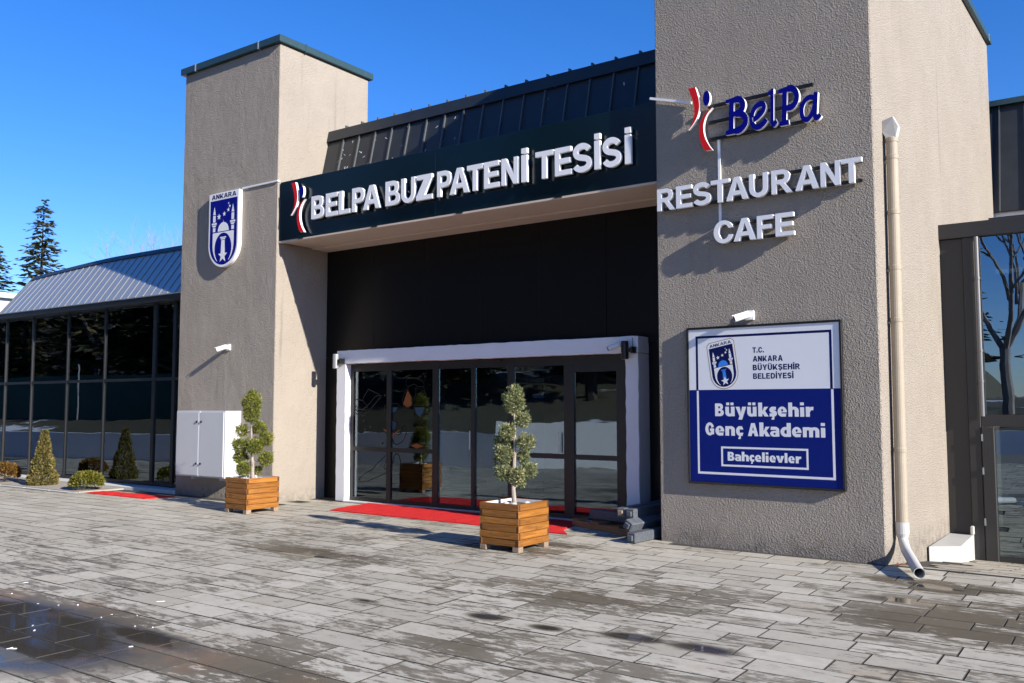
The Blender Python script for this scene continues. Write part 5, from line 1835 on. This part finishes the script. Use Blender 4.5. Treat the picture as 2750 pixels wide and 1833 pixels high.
# ------------------------------------------------------------------ distant trees
def conifer_mesh(seed, H, Rb, n_wh, per, leaf, zlow=.06, droop=.25, dens=10):
    random.seed(seed)
    tr = MB()
    tr.tube([(0, 0, -.2), (0, 0, H * .5), (0, 0, H * .99)], [H * .016, H * .009, .01], 7)
    cr = MB()
    cr.rnd = []
    for i in range(n_wh):
        t = i / (n_wh - 1)
        z = H * (zlow + (1 - zlow) * t)
        rad = Rb * (1 - t) ** .82 * random.uniform(.78, 1.1) + .06
        for k in range(per):
            a = 2 * PI * (k + random.uniform(-.35, .35)) / per + i * 1.1
            L = rad * random.choice((random.uniform(.45, .8), random.uniform(.8, 1.18)))
            zj = random.uniform(-.5, .5) * H * (1 - zlow) / n_wh * 1.2
            dr = droop * random.uniform(.3, 1.5)
            upt = random.uniform(.05, .35)
            if L < .05:
                continue
            dv = Vector((math.cos(a), math.sin(a), 0))
            sd = Vector((-math.sin(a), math.cos(a), 0))
            m = max(3, int(dens * L / Rb + 2))
            for j in range(m):
                s = (j + random.random()) / m
                p = dv * (L * s) + Vector((0, 0, z + zj + H * .012 - dr * L * s * s + upt * L * s ** 4))
                wv = (.30 * L * (1 - s) + .10 * Rb) * random.uniform(.6, 1.2)
                for q in range(2):
                    u = dv * random.uniform(.5, 1) + sd * random.uniform(-1.1, 1.1) + Vector((0, 0, random.uniform(-.35, .15)))
                    u.normalize()
                    v = u.cross(Vector((random.gauss(0, .35), random.gauss(0, .35), 1))).normalized()
                    l2 = wv * random.uniform(.7, 1.2)
                    cr.add([p - v * l2 * .10, p + u * l2 * .5 - v * l2 * .22, p + u * l2, p + u * l2 * .5 + v * l2 * .22], [(0, 1, 2, 3)])
                    cr.rnd += [random.random()] * 4
    return tr, cr
def place_conifer(label, loc, tr, cr, leaf, group, bark=None, name='spruce_tree'):
    t = thing(name, label, 'tree', loc, random.uniform(0, 6), group)
    tr.build('trunk', bark or M['barkd'], t, local=True)
    cr.build('crown', leaf, t, local=True)
    return t
tr, cr = conifer_mesh(5, 12.9, 3.3, 32, 11, None, .10, .30, 12)
place_conifer('tall spruce showing above the left wing roof', (-44.6, 15.0, 0), tr, cr, M['spruce'], 'spruces behind the left wing')
tr, cr = conifer_mesh(8, 10.9, 3.4, 28, 11, None, .10, .30, 12)
place_conifer('spruce cut off by the left picture edge', (-50.2, 15.2, 0), tr, cr, M['spruce'], 'spruces behind the left wing')

def bare_tree(mb, p, d, L, r, depth, spread=.5, n3=5):
    e = p + d * L
    mid = p + d * L * .5 + Vector((random.gauss(0, .05), random.gauss(0, .05), random.gauss(0, .03))) * L
    mb.tube([p, mid, e], [r, r * .85, r * .68], n3 if depth > 2 else 3, caps=False)
    if depth == 0:
        return
    k = random.choice((2, 3, 3))
    for i in range(k):
        ax = d.orthogonal().normalized()
        ax.rotate(Matrix.Rotation(random.uniform(0, 2 * PI), 3, d))
        nd = (d + ax * random.uniform(.35, 1.0) * spread * 1.6 + Vector((0, 0, .12))).normalized()
        bare_tree(mb, p + d * L * random.uniform(.55, 1.0) if i else e, nd, L * random.uniform(.62, .85), r * random.uniform(.5, .68), depth - 1, spread, n3)
def make_bare(label, loc, seed, H, r, depth, bark, group, spread=.5):
    random.seed(seed)
    t = thing('bare_tree', label, 'tree', loc, 0, group)
    m = MB()
    m.tube([(0, 0, -.2), (.03, 0, H * .14), (0, .05, H * .28)], [r * 1.2, r, r * .9], 9)
    m.build('trunk', bark, t, local=True)
    m = MB()
    for k in range(4):
        a = k * PI / 2 + random.uniform(-.4, .4)
        bare_tree(m, Vector((0, .05, H * .27)), Vector((math.cos(a) * .55, math.sin(a) * .55, 1)).normalized(), H * .24, r * .55, depth, spread)
    m.build('crown', bark, t, local=True)
    return t
make_bare('leafless pale tree nearest the left tower above wing roof', (-44.6, 23.0, 0), 3, 12.9, .15, 6, M['barkw'], 'bare trees behind the left wing')
make_bare('leafless pale tree above the middle of left wing roof', (-49.8, 23.5, 0), 4, 12.0, .14, 6, M['barkw'], 'bare trees behind the left wing')
make_bare('low leafless tree by the spruce at the left edge', (-60.0, 19.0, 0), 6, 9.6, .12, 5, M['barkw'], 'bare trees behind the left wing')

# ------------------------------------------------------------------ park opposite the building (behind the camera; mirrored in the glass)
random.seed(21)
rwl = thing('retaining_wall', 'low white painted retaining wall across the forecourt', 'wall', (-15, -5.4, 0))
pts = [(-34, -2.4), (-24, -3.8), (-16, -5.0), (-9, -6.6), (-5.2, -9.2), (-3.4, -13.0), (0, -17.5), (8, -19), (24, -20)]
for i, ((ax, ay), (bx, by)) in enumerate(zip(pts[:-1], pts[1:])):
    dx, dy = bx - ax, by - ay
    l = math.hypot(dx, dy)
    nx, ny = dy / l * .3, -dx / l * .3
    h0 = (.8, .8, .9, 1.2, 1.3, .8, .8, .8)[i]
    MB().prismz([(ax, ay), (bx - dx / l * .02, by - dy / l * .02), (bx - dx / l * .02 + nx, by - dy / l * .02 + ny), (ax + nx, ay + ny)][::-1], -.03, h0).build('wall_section', M['whitewall'], rwl, recalc=True)
cf = thing('court_fence', 'green screened fence along the top of the opposite bank', 'fence', (-18, -8, 1))
fp = [(-50, -3.6), (-44, -4.1), (-38, -4.6), (-32, -5.2), (-26, -6.0), (-20.5, -7.0)]
for (ax, ay), (bx, by) in zip(fp[:-1], fp[1:]):
    dx, dy = bx - ax, by - ay
    l = math.hypot(dx, dy)
    nx, ny = dy / l * .02, -dx / l * .02
    MB().prismz([(ax + dx / l * .05, ay + dy / l * .05), (bx - dx / l * .05, by - dy / l * .05), (bx - dx / l * .05 + nx, by - dy / l * .05 + ny), (ax + dx / l * .05 + nx, ay + dy / l * .05 + ny)][::-1], .8, 2.7).build('screen_panel', M['fencegreen'], cf, recalc=True)
    MB().tube([(ax, ay, .5), (ax, ay, 3.1)], .035, 8).build('post', M['silver'], cf)
def mk_bank():
    k = NT('winter_bank')
    p = k.pos()
    n1 = k.noise(p, .35, 5, .65)
    n2 = k.noise(p, 4, 5, .7)
    col = k.mix(n2, (.035, .035, .018), (.10, .085, .05))
    col = k.mix(k.sm(n1, .60, .66), col, (.72, .74, .78))
    k.set(color=col, rough=.95)
    return k.m
M['bank'] = mk_bank()
m = MB()
base = [(x, y) for x, y in pts]
lay = [(0, .0, .7), (0, -2.0, 1.2), (0, -9, 2.4), (0, -25, 3.6), (0, -60, 4.5)]
n = len(base)
for li, (ox, oy, z) in enumerate(lay):
    for i, (x, y) in enumerate(base):
        h = z if i < 5 else z * .55
        m.v.append((x * (1 + .02 * li), y + oy - .28, h + random.uniform(-.1, .1)))
for li in range(len(lay) - 1):
    for i in range(n - 1):
        a = li * n + i
        m.f.append((a + n, a + n + 1, a + 1, a))
        m.mi.append(0)
struct(m.build('embankment', M['bank'], None, recalc=True))
def mk_hill():
    k = NT('wooded_hillside')
    p = k.pos()
    n1 = k.noise(p, .25, 6, .7)
    n2 = k.noise(p, 1.6, 4, .7)
    col = k.mix(k.rng(n1, .35, .65, 0, 1), (.03, .036, .02), (.10, .075, .05))
    col = k.mix(k.math('MULTIPLY', k.sm(n2, .6, .7), .35), col, (.16, .12, .09))
    k.set(color=col, rough=.95)
    k.normal(k.bump(n2, 1.0, 1.2))
    return k.m
M['hill'] = mk_hill()
hm = MB()
nx = 40
for j in range(7):
    for i in range(nx + 1):
        x = -150 + 150 * i / nx
        t = j / 6
        env = min(1, (1 - i / nx) * 5)
        h = (3 + 19 * math.sin(min(1, t * 1.25) * PI / 2) * (.75 + .25 * math.sin(i * .7) * math.cos(i * .31))) * (.35 + .65 * env)
        hm.v.append((x - 8, -30 - 55 * t + 4 * math.sin(i * .5) + (-150 - x) * -.12 * 0, h + random.uniform(-.6, .9)))
for j in range(6):
    for i in range(nx):
        q = j * (nx + 1) + i
        hm.f.append((q, q + nx + 1, q + nx + 2, q + 1))
        hm.mi.append(0)
struct(hm.build('wooded_hill', M['hill'], None, recalc=True))
protos = []
for sd, H, Rb in ((31, 13, 3.4), (32, 11, 3.0), (33, 15, 3.6)):
    tr, cr = conifer_mesh(sd, H, Rb, 26, 9, None, .14, .25, 9)
    protos.append((tr, cr))
random.seed(77)
spots = [(-40, -14), (-38, -20), (-45, -12), (-42, -24), (-26, -16), (-19, -18), (-33, -16), (-12, -21), (-48, -18), (-5.5, -23), (-36, -9), (-31, -12), (-27, -8.5), (-24, -13), (-20.5, -10), (-17.5, -14), (-14.5, -11), (-12, -16), (-9.5, -12.5), (-7.5, -18), (-29, -19), (-22, -21), (-15.5, -22), (-9, -25), (-3, -29), (-34, -22)]
pro = []
for i, (x, y) in enumerate(spots):
    k = i % 3
    lab = 'dark park conifer opposite the entrance, mirrored in the glass'
    if k >= len(pro):
        t = place_conifer(lab, (x, y, 1.3), protos[k][0], protos[k][1], M['pine'], 'park conifers opposite the entrance', name='pine_tree')
        pro.append(t)
    else:
        t = dup(pro[k])
        t.location = (x, y, 1.3)
        t.rotation_euler = (0, 0, random.uniform(0, 6))
        s = random.uniform(.8, 1.1)
        t.scale = (s, s, s)
bt = make_bare('leafless park tree opposite, mirrored in the right wing glass', (0.8, -22.5, 0), 12, 13.5, .20, 7, M['barkw'], 'bare park trees opposite the entrance', .6)
for i, (x, y) in enumerate(((-5.0, -17.5), (-12.5, -17), (-21.5, -13.5), (7.5, -30), (-9.5, -19.5), (-17, -15.5), (-27, -12.5), (-31, -13.5), (-37, -13))):
    t = dup(bt)
    t.location = (x, y, 1.0 if x < 0 else 0)
    t.rotation_euler = (0, 0, 1.3 * i + .5)
    s = random.uniform(.75, 1.0)
    t.scale = (s, s, s)
    t['label'] = 'leafless park tree on the bank opposite, mirrored in the doors'
